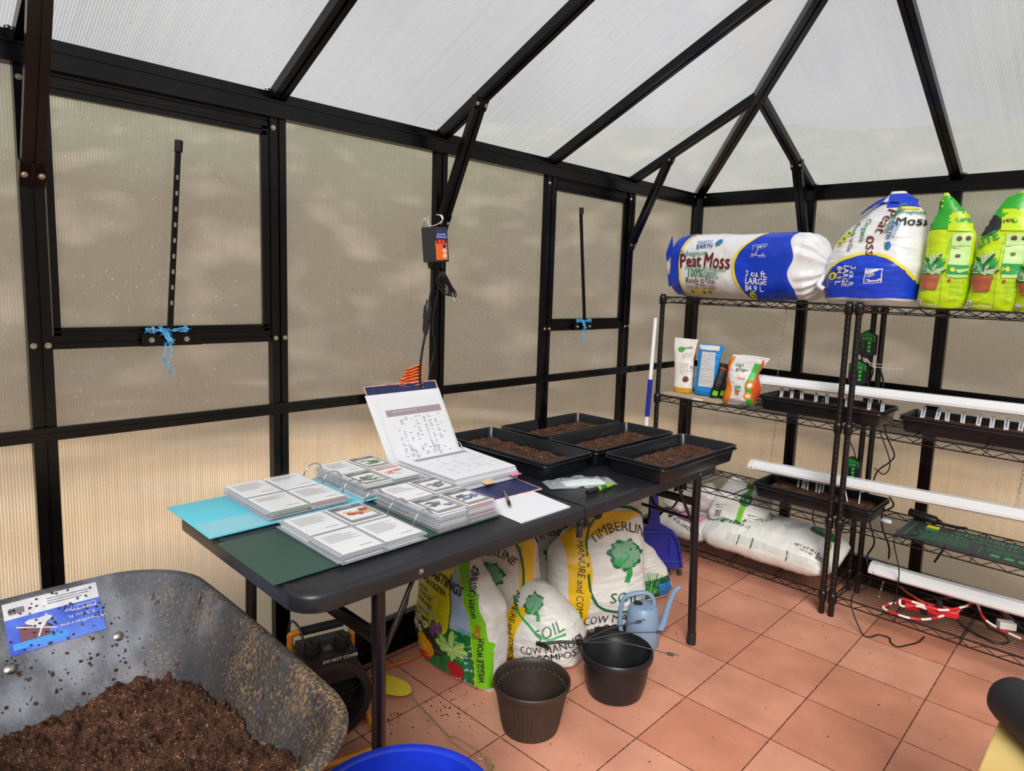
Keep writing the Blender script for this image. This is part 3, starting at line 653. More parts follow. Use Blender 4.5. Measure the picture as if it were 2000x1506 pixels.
def tray(loc, rz, lx, ly, label, h=.062, soil=(.9, .85), rows=5, group=None, seed=1, sz=.030):
    r = empty('planting_tray', loc, rz, label, 'tray', group)
    mb = tray_mesh(lx, ly, h); mb.build('tray_shell', r, smooth=40)
    mb = MB(); ex, ey = lx/2*soil[0]-.012, ly/2*soil[1]-.012; soil_patch(mb, -ex, ex, -ey, ey, .016, sz, rows, seed, axis=0 if lx > ly else 1)
    tag(mb.build('soil', r, smooth=180), kind='stuff'); return r
G = 'black planting trays grouped on the table'
tray((.725, -1.275, ZT), 0, .27, .545, 'black soil filled tray at the far right corner of the table, overhanging nearest the racks', group=G, seed=1, soil=(.82, .95))
tray((.430, -1.275, ZT), 0, .27, .545, 'middle one of the three parallel soil trays at the far end of the table', group=G, seed=2, soil=(.82, .95))
tray((.150, -1.275, ZT+.0), 0, .27, .53, 'soil tray at the back of the table, closest to the left wall', group=G, seed=3, soil=(.82, .93))
tray((.285, -1.700, ZT), 0, .565, .27, 'soil tray lying crosswise on the table right behind the open navy binder', group=G, seed=4, soil=(.94, .86))

# ============================================================ BINDERS AND PAPER ON THE TABLE
paper = M('white_paper', (238, 240, 246), .7); ink = M('ink_grey', (92, 92, 98), .8); ink2 = M('ink_faint', (168, 170, 178), .8)
pocket = clear_mat('clear_pocket_plastic', .30, (228, 233, 240), .12); chrome = M('ring_steel', (200, 200, 200), .15, metal=1)
card_w = M('seed_card_white', (246, 247, 250), .35)
def plane_map(o, ux, uy, n):
    o, ux, uy, n = Vector(o), Vector(ux).normalized(), Vector(uy).normalized(), Vector(n).normalized()
    return lambda p, q, off: o+ux*p+uy*q+n*off
green_c = M('dark_green_vinyl', (58, 86, 76), .42, bump=.05, bs=200); tq_c = M('turquoise_vinyl', (104, 216, 238), .4)
pics = [((236, 190, 90), (190, 60, 60)), ((120, 160, 110), (90, 120, 80)), ((240, 236, 232), (230, 110, 90)), ((150, 140, 190), (90, 120, 80)), ((120, 130, 175), (110, 105, 100))]
def card(parent, x, y, z, w, h, kind, seed, tilt=0):
    """seed packet in its pocket; text reads along -x (bottom of page towards +x)"""
    r = random.Random(seed); mb = MB(); mb.bbox((x-w/2, y-h/2, z), (x+w/2, y+h/2, z+.003), card_w, .001)
    P = Print(mb, plane_map((x, y, z+.003), (0, 1, 0), (-1, 0, 0), (0, 0, 1)))
    W_, H_ = h, w
    if kind == 0:
        for k in range(r.randint(4, 8)): P.line([(-W_*.42, H_*.34-k*.0085), (-W_*.42+W_*r.uniform(.5, .85), H_*.34-k*.0085)], .0013, ink, .0006, n=1)
        P.line([(W_*.02, -H_*.36), (W_*.36, -H_*.36)], .0016, ink, .0006, n=1)
    else:
        a, b = pics[(kind-1) % 5]; ma = M('packet_%s' % (('orange', 'sage', 'cream', 'lilac', 'bluebell')[(kind-1) % 5]), a, .3); mbm = M('packet_ink_%s' % (('red', 'leaf', 'coral', 'green', 'stone')[(kind-1) % 5]), b, .3)
        P.rect(-W_*.47, -H_*.47, W_*.47, H_*.47, M('packet_border_grey', (150, 145, 138), .3) if kind != 3 else paper, .0004, n=2)
        P.rect(-W_*.38, -H_*.34, W_*.38, H_*.26, paper, .0007, n=2)
        for k in range(9): P.blob(r.uniform(-.26, .26)*W_, r.uniform(-.24, .14)*H_, lambda t: .008+.003*sin(3*t+k), ma if k % 2 else mbm, .001+.0002*k, rings=1, seg=12, sx=1.6)
        P.rect(-W_*.44, H_*.3, W_*.44, H_*.43, mbm if kind in (3,) else M('packet_header', (105, 105, 112), .3), .0009, n=1)
        P.text('PEPPER' if kind == 3 else ('BEANS' if kind == 2 else 'LUPINE'), 0, H_*.365, .011, paper, off=.0014, bold=.02)
    return mb.build('card', parent, rot=None)
def stack(parent, x0, x1, y0, y1, z0, n, dz, seed, kinds, name='page_stack', jit=.007):
    r = random.Random(seed); mb = MB(); mid = (x0+x1)/2; my = (y0+y1)/2
    for k in range(n):
        z = z0+dz*k; jx, jy = r.uniform(-jit, jit), r.uniform(-jit, jit)
        mb.box((x0+jx, y0+jy, z), (x1+jx, y1+jy, z+.0006), pocket)
        if k < n-1:
            for sx_ in (0, 1):
                for sy_ in (0, 1):
                    cx_, cy_ = x0+(x1-x0)*(.25+.5*sx_)+jx, y0+(y1-y0)*(.26+.48*sy_)+jy; g = r.choice((card_w, card_w, card_w, M('card_edge_grey', (170, 172, 178), .4), M('card_edge_green', (150, 176, 140), .4), M('card_edge_pink', (214, 150, 158), .4)))
                    w, h = (x1-x0)*.225, (y1-y0)*.21; mb.box((cx_-w+r.uniform(-.002, .002), cy_-h+r.uniform(-.002, .002), z+.0012), (cx_+w, cy_+h, z+dz-.0008), g)
    o = mb.build(name, parent); zt = z0+dz*n
    i = 0
    for sx_ in (0, 1):
        for sy_ in (0, 1):
            card(o, x0+(x1-x0)*(.25+.5*sx_), y0+(y1-y0)*(.26+.48*sy_), zt-dz+.0015, (x1-x0)*.45, (y1-y0)*.43, kinds[i], seed*10+i); i += 1
    mb = MB(); mb.box((x0, y0, zt+.0035), (x1, y1, zt+.0039), clear_mat('top_pocket_film', .03, (235, 238, 245), .08) if 'top_pocket_film' not in MATS else MATS['top_pocket_film']); mb.build('pocket_sheet', o)
    return o
def ring(parent, x, yc, z0, r, m=chrome):
    mb = MB(); mb.tube([(x, yc+r*cos(t)*1.05, z0+r*1.5*sin(t)) for t in [pi*k/16 for k in range(17)]], .0021, m, n=8); return mb.build('binder_ring', parent, smooth=60)
def seed_binder(x0, x1, label, cm, zc, yR, lkinds, rkinds, nl_, nr_, zl, zr, seed, lx=0, inner=None):
    b = empty('seed_binder', label=label, cat='binder')
    mb = MB()
    yl0, ys0, ys1, yr = -2.858, -2.565, -2.505, yR
    for (ya, yb, za, zb) in ((yl0, ys0-.003, 0, 0), (ys0, ys1, .0, 0), (ys1+.003, yr, 0, 0)):
        mb.bbox((x0, ya, zc+za), (x1, yb, zc+.004+za), cm, .0015)
    mb.box((x0+.001, ys0-.004, zc+.0005), (x1-.001, ys1+.004, zc+.002), cm)
    if inner: P = Print(mb, plane_map(((x0+x1)/2+.10, (yl0+ys0)/2, zc+.004), (0, 1, 0), (-1, 0, 0), (0, 0, 1))); P.strip(-.055, .06, lambda q: -.142, lambda q: .14, inner, .0006, 6, 6)
    mb.build('cover', b, smooth=40)
    mm = MB(); mm.bbox((x0+.015, ys0+.016, zc+.004), (x1-.015, ys1-.012, zc+.012), chrome, .002); mech = mm.build('ring_mechanism', b)
    for k in (.12, .5, .88): ring(mech, x0+(x1-x0)*k, -2.425, zc+.012, .036)
    stack(b, x0+.004+lx, x1+.012+lx, -2.702, -2.452, zc+.006, nl_, zl, seed, lkinds)
    stack(b, x0+.006, x1-.002, -2.408, -2.185, zc+.006, nr_, zr, seed+1, rkinds)
    return b
seed_binder(.040, .352, 'open turquoise binder full of seed packet sleeves, at the back near the wall', tq_c, ZT+.0015, -2.19, (0, 0, 0, 0), (0, 2, 2, 3), 6, 10, .0042, .0044, 3, lx=-.02, inner=M('turquoise_pocket', (150, 220, 236), .25))
seed_binder(.398, .708, 'open dark green vinyl binder of seed packet sleeves at the near table edge', green_c, ZT+.0015, -2.178, (0, 1, 0, 0), (0, 4, 4, 5), 5, 11, .0044, .0044, 5)
# navy record binder
nv = empty('record_binder', label='open navy floral binder with printed planting tables, its cover propped up', cat='binder')
navy = M('navy_lining', (40, 48, 92), .6, var=.2, vs=60); coral = M('floral_trim', (236, 132, 140), .6, col2=(248, 225, 220), vs=25)
def quadslab(mb, BL, BR, TR, TL, t, m, m2=None):
    BL, BR, TR, TL = map(Vector, (BL, BR, TR, TL)); n_ = (BR-BL).cross(TL-BL).normalized()
    f = [BL, BR, TR, TL]; b_ = [p-n_*t for p in f]
    mb.add(f, [(0, 1, 2, 3)], m); mb.add(b_, [(3, 2, 1, 0)], m2 or m); mb.add(f+b_, [(0, 4, 5, 1), (1, 5, 6, 2), (2, 6, 7, 3), (3, 7, 4, 0)], m2 or m); return f, n_
def inset(f, l, r_, b_, t): 
    BL, BR, TR, TL = f
    def q(u, v): return (BL*(1-u)+BR*u)*(1-v)+(TL*(1-u)+TR*u)*v
    return q(l, b_), q(1-r_, b_), q(1-r_, 1-t), q(l, 1-t)
stf = (Vector((.140, -2.155, ZT+.008)), Vector((.140, -1.845, ZT+.008)), Vector((.058, -1.917, 1.040)), Vector((.058, -2.227, 1.040)))
mb = MB(); f, n_ = quadslab(mb, *stf, .004, navy, coral)
mb.tube([*[f[i] for i in (0, 3, 2, 1)]], .0025, coral, n=6); mb.build('cover', nv)
mb = MB()
for k in range(5):
    g = inset([p+n_*(.002+.0022*k) for p in f], -.03+.012*k-.03*(k % 2)*.3, -.01+.010*k, -.03, .10+.012*k); quadslab(mb, *g, .0016, paper)
pg = g
o_ = mb.build('page_stack', nv)
mb = MB(); g0 = inset([p+n_*(.0155) for p in f], .045, .05, -.02, .20); quadslab(mb, *g0, .001, paper)
c0 = (g0[0]+g0[1]+g0[2]+g0[3])/4; ux = (g0[1]-g0[0]+g0[2]-g0[3]).normalized(); uy = (g0[3]-g0[0]).normalized()
P = Print(mb, plane_map(c0, ux, uy, n_)); P.rect(-.115, .072, .125, .096, M('table_header_mauve', (165, 152, 162), .7), .0008, n=2)
P.lines(-.09, .11, .088, 1, .006, paper, .0016, .0014, 3)
rr_ = random.Random(5)
for c in (-.092, -.07, -.048, -.02, -.004, .012, .030, .052, .078, .1):
    for k in range(22):
        if rr_.random() < (.65 if c in (-.07, -.004, .03, .052) else .3): P.line([(c, .062-k*.0072), (c+rr_.uniform(.004, .014), .062-k*.0072)], .0016, ink, .0009, n=1)
mb.build('printed_page', nv)
# lying side
mb = MB(); quadslab(mb, (.135, -2.16, ZT+.006), (.60, -2.10, ZT+.006), (.612, -1.90, ZT+.006), (.135, -1.845, ZT+.006), .004, navy, coral)
mb.tube([(.60, -2.10, ZT+.004), (.612, -1.90, ZT+.004), (.40, -1.875, ZT+.004)], .0028, coral, n=6); mb.build('cover', nv)
mb = MB()
for k in range(11):
    j = rr_.uniform(-.003, .003); z = ZT+.008+.0042*k; k2 = .004*max(0, k-7)
    quadslab(mb, (.158+j, -2.150+j, z), (.475+j-k2, -2.150-j, z-.004*0), (.478+j-k2, -1.880+j, z), (.150, -1.850, z), .0030, paper if k % 3 else M('page_edge_grey', (205, 208, 216), .7))
P = Print(mb, plane_map((.32, -2.0, ZT+.008+.0042*10), (0, 1, 0), (-1, 0, 0), (0, 0, 1)))
P.rect(-.115, .10, .115, .122, MATS['table_header_mauve'], .0008, n=2)
for c in (-.1, -.06, -.02, .02, .05, .09):
    for k in range(16):
        if rr_.random() < .45: P.line([(c, .085-k*.012), (c+rr_.uniform(.01, .03), .085-k*.012)], .0014, ink2, .001, n=1)
mb.build('page_stack', nv)
for i, (yy, zz, c) in enumerate(((-1.900, .026, (244, 130, 190)), (-2.02, .02, (240, 205, 140)))):
    mb = MB(); mb.bbox((.47, yy-.022, ZT+zz), (.50, yy+.022, ZT+zz+.002), M('index_tab_%s' % ('pink', 'yellow')[i], c, .5), .001); mb.build('index_tab', nv, label=('pink index tab', 'pale yellow index tab')[i])
mech = MB(); mech.bbox((.142, -2.13, ZT+.006), (.168, -1.84, ZT+.016), chrome, .002); mech = mech.build('ring_mechanism', nv)
for yy in (-2.075, -1.975, -1.875):
    mb = MB(); mb.tube([(.152+.026*cos(t), yy, ZT+.040+.034*sin(t)) for t in [2*pi*k/24 for k in range(25)]], .0017, chrome, n=8); mb.build('binder_ring', mech, smooth=60)
# paper sheets + pen
mb = MB()
for k in range(3): quadslab(mb, (.500+.003*k, -2.158, ZT+.0015+.0014*k), (.790, -2.172+.002*k, ZT+.0015+.0014*k), (.790, -1.960, ZT+.0015+.0014*k), (.505, -1.925, ZT+.0015+.0014*k), .0012, paper)
P = Print(mb, plane_map((.64, -2.05, ZT+.0043), (0, 1, 0), (-1, 0, 0), (0, 0, 1)))
for k in range(5): P.line([(-.085, .125-k*.01), (-.085+rr_.uniform(.06, .15), .125-k*.01)], .0009, ink2, .0005, n=1)
tag(mb.build('paper_sheets'), 'loose white sheets of paper under a pen at the table edge', 'paper')
pen = empty('pen', label='black and silver click pen lying on the white sheets', cat='pen')
pa, pb = Vector((.572, -2.030, ZT+.0125)), Vector((.688, -2.118, ZT+.011)); d = (pb-pa).normalized()
mb = MB(); mb.tube([pa, pa+d*.03, pa+d*.10], .0052, M('pen_clear_grey', (120, 122, 132), .15), n=12); mb.build('barrel', pen, smooth=50)
mb = MB(); mb.tube([pa+d*.10, pa+d*.105, pa+d*.132, pa+d*.136], [.0056, .0056, .0045, .003], M('pen_black', (22, 22, 26), .4), n=12); mb.build('grip', pen, smooth=50)
mb = MB(); mb.tube([pa+d*.136, pa+d*.147], [.003, .0008], chrome, n=10); mb.build('tip', pen, smooth=60)
mb = MB(); mb.tube([pa-d*.012, pa], .004, MATS['pen_black'], n=10); mb.tube([pa+Vector((0, 0, .0075)), pa+d*.038+Vector((0, 0, .0075))], .0016, MATS['pen_black'], n=6); mb.build('clip', pen, smooth=60)
mk = empty('marker_pen', label='lime green highlighter marker with a black cap on the table', cat='marker')
a, b = Vector((.748, -1.826, ZT+.009)), Vector((.742, -1.688, ZT+.009)); d = (b-a).normalized()
mb = MB(); mb.tube([a, a+d*.055, a+d*.056], [.0085, .0088, .006], M('marker_black', (24, 24, 26), .35), n=14); mb.build('cap', mk, smooth=50)
mb = MB(); mb.tube([a+d*.0555, b-d*.003, b], [.0078, .0078, .0055], M('marker_lime', (165, 215, 40), .35), n=14); mb.tube([a+d*.07, a+d*.10], .0081, M('marker_label', (60, 110, 60), .4), n=14); mb.build('barrel', mk, smooth=50)
# plastic bag
film = clear_mat('clear_film', .38, (225, 235, 245), .12)
def crumpled(u, v, r=.1):
    x = (u-.5)*.25; y = (v-.5)*.115*(1-.5*abs(u-.5)); h = .016*max(0, (1-(2*u-1)**2)*(1-(2*v-1)**2))**.6
    p = Vector((x, y, 0)); k = noise.noise(p*35)*.007+noise.noise(p*90)*.003
    return Matrix.Rotation(radians(62), 3, 'Z') @ Vector((x, y+noise.noise(p*20)*.008, .003+h+max(0, k)*1.2))
mb = MB(); mb.grid(crumpled, 50, 26, film); pb_ = empty('plastic_bag', (.650, -1.745, ZT), label='crumpled clear plastic bag with white powder beside the green marker', cat='plastic bag')
mb.build('film', pb_, smooth=180)
mb = MB(); mb.grid(lambda u, v: Matrix.Rotation(radians(62), 3, 'Z') @ Vector(((u-.4)*.15, (v-.45)*.06, .002+.010*(max(0, (1-(2*u-1)**2)*(1-(2*v-1)**2)))**.5+.002*noise.noise(Vector((u*9, v*5, 0))))), 24, 14, M('white_powder', (235, 240, 236), .8)); mb.build('contents', pb_, smooth=180)

# ============================================================ WHEELBARROW
def barrow_mat():
    m = bpy.data.materials.new('weathered_barrow_plastic'); m.use_nodes = True; n = m.node_tree; N = n.nodes.new; L = n.links.new; p = n.nodes['Principled BSDF']; p.inputs['Roughness'].default_value = .5
    t = N('ShaderNodeTexCoord'); g = N('ShaderNodeNewGeometry'); s = N('ShaderNodeSeparateXYZ'); L(t.outputs['Object'], s.inputs[0])
    mp = N('ShaderNodeMapping'); mp.inputs['Scale'].default_value = (9, 9, 3); L(t.outputs['Object'], mp.inputs[0])
    a = N('ShaderNodeTexNoise'); a.inputs['Scale'].default_value = 1; a.inputs['Detail'].default_value = 6; L(mp.outputs[0], a.inputs['Vector'])
    r = N('ShaderNodeValToRGB'); L(a.outputs[0], r.inputs[0]); e = r.color_ramp.elements; e[0].position = .3; e[0].color = lin((58, 62, 70)); e[1].position = .72; e[1].color = lin((150, 156, 170))
    x = e.new(.5); x.color = lin((84, 87, 96))
    # dry mud speckle, denser on the side next to the table
    b = N('ShaderNodeTexNoise'); mp3 = N('ShaderNodeMapping'); mp3.inputs['Scale'].default_value = (170, 170, 75); L(t.outputs['Object'], mp3.inputs[0]); b.inputs['Scale'].default_value = 1; b.inputs['Detail'].default_value = 6; b.inputs['Roughness'].default_value = .7; L(mp3.outputs[0], b.inputs['Vector'])
    c = N('ShaderNodeTexNoise'); c.inputs['Scale'].default_value = 7; c.inputs['Detail'].default_value = 3; L(t.outputs['Object'], c.inputs['Vector'])
    rx = N('ShaderNodeMapRange'); rx.inputs[1].default_value = .30; rx.inputs[2].default_value = .85; rx.inputs[3].default_value = -.03; rx.inputs[4].default_value = .065; L(s.outputs['X'], rx.inputs[0])
    ad = N('ShaderNodeMath'); ad.operation = 'ADD'; L(b.outputs[0], ad.inputs[0]); L(rx.outputs[0], ad.inputs[1])
    ad2 = N('ShaderNodeMath'); ad2.operation = 'MULTIPLY_ADD'; L(c.outputs[0], ad2.inputs[0]); ad2.inputs[1].default_value = .30; L(ad.outputs[0], ad2.inputs[2])
    k = N('ShaderNodeMapRange'); k.inputs[1].default_value = .745; k.inputs[2].default_value = .80; L(ad2.outputs[0], k.inputs[0])
    mi = N('ShaderNodeMix'); mi.data_type = 'RGBA'; L(k.outputs[0], mi.inputs[0]); L(r.outputs[0], mi.inputs[6]); 
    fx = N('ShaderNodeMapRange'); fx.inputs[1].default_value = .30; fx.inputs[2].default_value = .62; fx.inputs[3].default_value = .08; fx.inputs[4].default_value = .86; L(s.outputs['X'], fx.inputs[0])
    fm = N('ShaderNodeMix'); fm.data_type = 'RGBA'; L(fx.outputs[0], fm.inputs[0]); L(r.outputs[0], fm.inputs[6]); fm.inputs[7].default_value = lin((58, 53, 50)); L(fm.outputs[2], mi.inputs[6])  # shade of the side wall painted in along with its brown dirt, darker along X
    mud = N('ShaderNodeValToRGB'); L(c.outputs[0], mud.inputs[0]); mud.color_ramp.elements[0].color = lin((112, 84, 56)); mud.color_ramp.elements[1].color = lin((186, 150, 104)); L(mud.outputs[0], mi.inputs[7])
    gz = N('ShaderNodeTexNoise'); gz.inputs['Scale'].default_value = 170; gz.inputs['Detail'].default_value = 3; L(t.outputs['Object'], gz.inputs['Vector'])
    gsum = N('ShaderNodeMath'); gsum.operation = 'MULTIPLY_ADD'; L(c.outputs[0], gsum.inputs[0]); gsum.inputs[1].default_value = .35; L(gz.outputs[0], gsum.inputs[2])
    gm = N('ShaderNodeMapRange'); gm.inputs[1].default_value = .74; gm.inputs[2].default_value = .84; gm.inputs[4].default_value = .75; L(gsum.outputs[0], gm.inputs[0])
    mg_ = N('ShaderNodeMix'); mg_.data_type = 'RGBA'; L(gm.outputs[0], mg_.inputs[0]); L(mi.outputs[2], mg_.inputs[6]); mg_.inputs[7].default_value = lin((142, 120, 96)); mi = mg_
    d = N('ShaderNodeTexNoise'); d.inputs['Scale'].default_value = 34; d.inputs['Detail'].default_value = 4; L(mp.outputs[0], d.inputs['Vector']); d.inputs['Scale'].default_value = 8
    dk = N('ShaderNodeMapRange'); dk.inputs[1].default_value = .64; dk.inputs[2].default_value = .67; L(d.outputs[0], dk.inputs[0])
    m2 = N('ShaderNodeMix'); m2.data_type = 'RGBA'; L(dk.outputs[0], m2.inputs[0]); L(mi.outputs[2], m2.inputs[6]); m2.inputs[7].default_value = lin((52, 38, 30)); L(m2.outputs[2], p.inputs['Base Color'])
    bp = N('ShaderNodeBump'); bp.inputs['Strength'].default_value = .5; bp.inputs['Distance'].default_value = .004; L(ad2.outputs[0], bp.inputs['Height']); L(bp.outputs[0], p.inputs['Normal']); return m
wbm = empty('wheelbarrow', (0, 0, 0), label='weathered grey wheelbarrow half full of potting soil at the end of the table', cat='wheelbarrow')
rim = dict(x0=.158, x1=1.118, y0=-3.53, y1=-2.893, r=.15, z=.62); bot = dict(x0=.40, x1=.97, y0=-3.42, y1=-2.99, r=.09, z=.335)
def bring(t, off=0, dz=0, n=12):
    k = t; g = lambda q: rim[q]*k+bot[q]*(1-k)
    # end wall bows outward, front end slopes more than the sides
    P0 = rrect(g('x0')-off, g('x1')+off, g('y0')-off, g('y1')+off, g('r')+off, n); z = g('z')+dz; P = []
    for i_, (a_, b_) in enumerate(zip(P0, P0[1:]+P0[:1])):
        P.append(a_)
        if (i_+1) % (n+1) == 0:                          # long straight runs get their own points so the walls can bow
            for k_ in range(1, 12): P.append((a_[0]+(b_[0]-a_[0])*k_/12, a_[1]+(b_[1]-a_[1])*k_/12))
    out_ = []
    for x, y in P:
        bow = .0
        if x < .6: bow = -.022*(1-((y+3.209)/.33)**2)*k
        out_.append((x+bow, y+(.012*(1-((x-.65)/.52)**2)*k if y > -3.1 else 0), z))
    return out_
mb = MB(); inner = [bring(0, -.04), ] + [bring(t) for t in (0, .04, .12, .25, .4, .55, .7, .85, .95, 1)]
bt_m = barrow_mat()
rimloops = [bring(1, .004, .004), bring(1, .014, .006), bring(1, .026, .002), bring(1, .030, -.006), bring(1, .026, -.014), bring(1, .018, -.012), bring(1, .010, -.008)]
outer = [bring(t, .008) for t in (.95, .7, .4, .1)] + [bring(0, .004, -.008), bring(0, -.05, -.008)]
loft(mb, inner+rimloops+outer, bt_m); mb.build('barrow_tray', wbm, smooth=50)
# label sticker on the sloped end wall
def endwall(p, q, off):                                   # p along +y (right as seen), q up the slope
    t = min(1, max(0, q)); g = lambda s_: rim[s_]*t+bot[s_]*(1-t); y = p; x = g('x0')-.022*(1-((y+3.209)/.33)**2)*t; return Vector((x, y, g('z')))+Vector((.72, 0, .69))*off
lab = MB(); P = Print(lab, lambda p, q, off: endwall(-3.252+p*.19, .67+q*.325, off))
sb = M('sticker_blue', (58, 84, 196), .35, col2=(96, 130, 226), vs=12); sw = M('sticker_white', (214, 214, 222), .4, var=.1, vs=30)
P.rect(0, 0, 1, .68, sb, .0015, 8); P.rect(0, .68, 1, 1, sw, .0015, 8); P.rect(0.04, .08, .6, .2, M('sticker_sky', (70, 150, 230), .35), .0019, 6)
P.rect(.12, .2, .42, .5, M('sticker_photo_brown', (112, 76, 86), .4), .002, 4); P.line([(.1, .5), (.5, .3)], .02, sw, .0024); P.line([(.3, .22), (.42, .62)], .02, sw, .0024)
P.blob(.33, .5, lambda t: .1+.03*sin(3*t), sw, .0022, 2, 16, sx=1.2)
for k, tx in enumerate(('Wheelbarrow', '5.5 cu ft', 'Poly Tray')): P.text(tx, .78, .30+.13*k, .09, sw, rot=pi, off=.0026, bold=.01, maxlen=.2)
P.line([(.68, .62), (.95, .62), (.95, .54), (.68, .54)], .012, sw, .0026, closed=True, n=1)
P.barcode(.13, .82, .16, .12, M('print_black', (30, 30, 34), .5), .0026); P.lines(.45, .9, .9, 3, .05, ink, .014, .0026, 5)
rr_ = random.Random(12)
for k in range(46):
    P.blob(rr_.random()**.8, rr_.random(), lambda t: rr_.uniform(.006, .02), M('dirt_crumb', (62, 42, 32), .95), .004, 1, 8, sx=1, sy=1.6)
lab.build('label_sticker', wbm)
for yy, q in ((-3.042, .60), (-3.257, .60)):
    p_ = endwall(yy, q, .003); mb = MB(); qm = Vector((.72, 0, .69)).to_track_quat('Z', 'Y').to_matrix().to_4x4(); qm.translation = p_
    mb.lathe([(0, .005), (.008, .004), (.012, 0)], steel, n=14, mtx=qm); mb.build('carriage_bolt', wbm, smooth=40)
# undercarriage: wheel, handles, legs
wood_h = M('handle_wood', (170, 130, 86), .6, var=.15, vs=10)
for yy in (-3.10, -3.32):
    mb = MB(); mb.tube([(.05, yy+(.03 if yy < -3.2 else -.03), .22), (.45, yy, .30), (1.25, yy-(.12 if yy < -3.2 else -.04), .36)], .018, wood_h, n=8); mb.build('handle', wbm, smooth=50)
    mb = MB(); mb.tube([(.98, yy, .34), (.93, yy, .012), (.86, yy, .012), (.78, yy, .33)], .012, tube_m, n=8); mb.build('leg', wbm, smooth=50)
mb = MB(); mtx = Matrix.Translation((.22, -3.21, .175)) @ Matrix.Rotation(pi/2, 4, 'X')
mb.lathe([(.06, -.045), (.12, -.045), (.165, -.03), (.175, 0), (.165, .03), (.12, .045), (.06, .045), (.06, -.045)], M('black_rubber', (20, 19, 20), .7), n=36, mtx=mtx); mb.build('wheel', wbm, smooth=50)
mb = MB(); mb.tube([(.22, -3.33, .2), (.22, -3.09, .2)], .008, steel, n=8); mb.build('axle', wbm, smooth=50)
# the soil heap inside
def heap(u, v):
    x = .30+.86*u; y = -3.53+.63*v
    # surface tilts: higher along the table side and toward the camera end
    z = .405+.075*((x-.42)/.6)+.035*max(0, (y+3.25)/.3)
    z += .034*noise.noise(Vector((x*7, y*7, 0)))+.026*abs(noise.noise(Vector((x*18, y*18, 3))))+.018*abs(noise.noise(Vector((x*42, y*42, 1))))+.007*noise.noise(Vector((x*100, y*100, 1)))+.004*noise.noise(Vector((x*220, y*220, 1)))-.012
    z = min(z, .60); t = max(0, min(1, (z-.335)/.285)); g = lambda q: rim[q]*t+bot[q]*(1-t)
    return x, y, z, g
def heap_pt(u, v):
    x, y, z, g = heap(u, v)
    w = .012*noise.noise(Vector((u*40, v*40, 7)))
    x2 = max(g('x0')+.001+(0 if x > g('x0') else w*0), min(g('x1')-.001, x)); y2 = max(g('y0')+.001, min(g('y1')-.001, y))
    if x < g('x0') or y > g('y1'): z -= .02
    return Vector((x2, y2, z))
mb = MB(); mb.grid(heap_pt, 420, 260, soil_material('barrow_soil', .85)); o = mb.build('potting_soil', smooth=180); tag(o, 'dark lumpy potting soil heaped inside the wheelbarrow', 'soil', kind='stuff')
# dirt clods stuck to the inner end wall
mb = MB(); r = random.Random(3)
for k in range(170):
    yy = r.uniform(-3.32, -2.93); q = r.betavariate(1.6, 1.6)*.9+.05
    if k < 60: yy = r.gauss(-2.99, .035); q = r.gauss(.42, .12)
    if k < 16: yy = (-3.042, -3.257)[k % 2]+r.gauss(0, .010); q = .60+r.gauss(0, .03)
    yy = min(yy, -2.95); c = endwall(yy, q, .001); s_ = r.uniform(.0015, .0045)
    bm = bmesh.new(); bmesh.ops.create_icosphere(bm, subdivisions=1, radius=s_)
    for v in bm.verts: v.co *= r.uniform(.6, 1.3)
    mb.frombm(bm, MATS['dirt_crumb'], Matrix.Translation(c)); bm.free()
o = mb.build('dirt_crumbs', smooth=180); tag(o, 'crumbs of dirt stuck on the inside of the wheelbarrow around its sticker', 'dirt', kind='stuff')
# ============================================================ BLUE TUB
tubm = M('bright_blue_plastic', (26, 56, 200), .35, var=.15, vs=12)
def vessel(name, loc, prof, m, label, cat, n=64, parts=None):
    r = empty(name, loc, label=label, cat=cat); mb = MB(); mb.lathe(prof, m, n=n); mb.build('body', r, smooth=40); return r
vessel('plastic_tub', (1.062, -2.772, 0), [(0, .004), (.12, .004), (.122, 0), (.145, .004), (.188, .33), (.19, .35), (.203, .352), (.206, .358), (.203, .365), (.19, .366), (.184, .362), (.181, .34), (.141, .012), (0, .012)], tubm, 'bright blue plastic tub between the wheelbarrow and the near table leg', 'tub')

# ============================================================ POTS
pot1 = empty('nursery_pot', (.703, -2.010, 0), label='empty dark brown fluted nursery pot on the pavers, nearest the camera', cat='plant pot')
pm1 = M('brown_pot_plastic', (52, 41, 35), .5, var=.12, vs=20)
mb = MB(); H1 = .160
def flute(u, v):
    t = 2*pi*u; R0 = .090+(.117-.090)*v; R0 += .0012*sin(48*t)*(1 if .12 < v < .86 else 0); return Vector((R0*cos(t), R0*sin(t), v*H1*.9))
mb.grid(flute, 192, 24, pm1, wrap=True)
mb.lathe([(.117, H1*.9), (.121, H1*.9), (.1245, H1*.93), (.1245, H1), (.122, H1+.003), (.118, H1), (.1135, H1*.92), (.1125, H1*.80), (.1095, H1*.79), (.087, .008), (0, .008), ], pm1, n=64)
mb.lathe([(.09, 0), (.0, .0)], pm1, n=64); mb.build('body', pot1, smooth=35)
mb = MB()
for k in range(36):
    t = 2*pi*k/36; c = Vector((.1115*cos(t), .1115*sin(t), H1*.815)); mb.box((-.0012, -.0012, -.0012), (.0012, .0012, .0012), M('pale_nick', (140, 132, 120), .6), Matrix.Translation(c))
mb.build('inner_rim_dots', pot1)
pot2 = empty('hanging_pot', (.781, -1.662, 0), label='empty black hanging basket pot with wire hangers lying across it', cat='plant pot')
pm2 = M('black_pot_plastic', (26, 26, 28), .36, var=.1, vs=20)
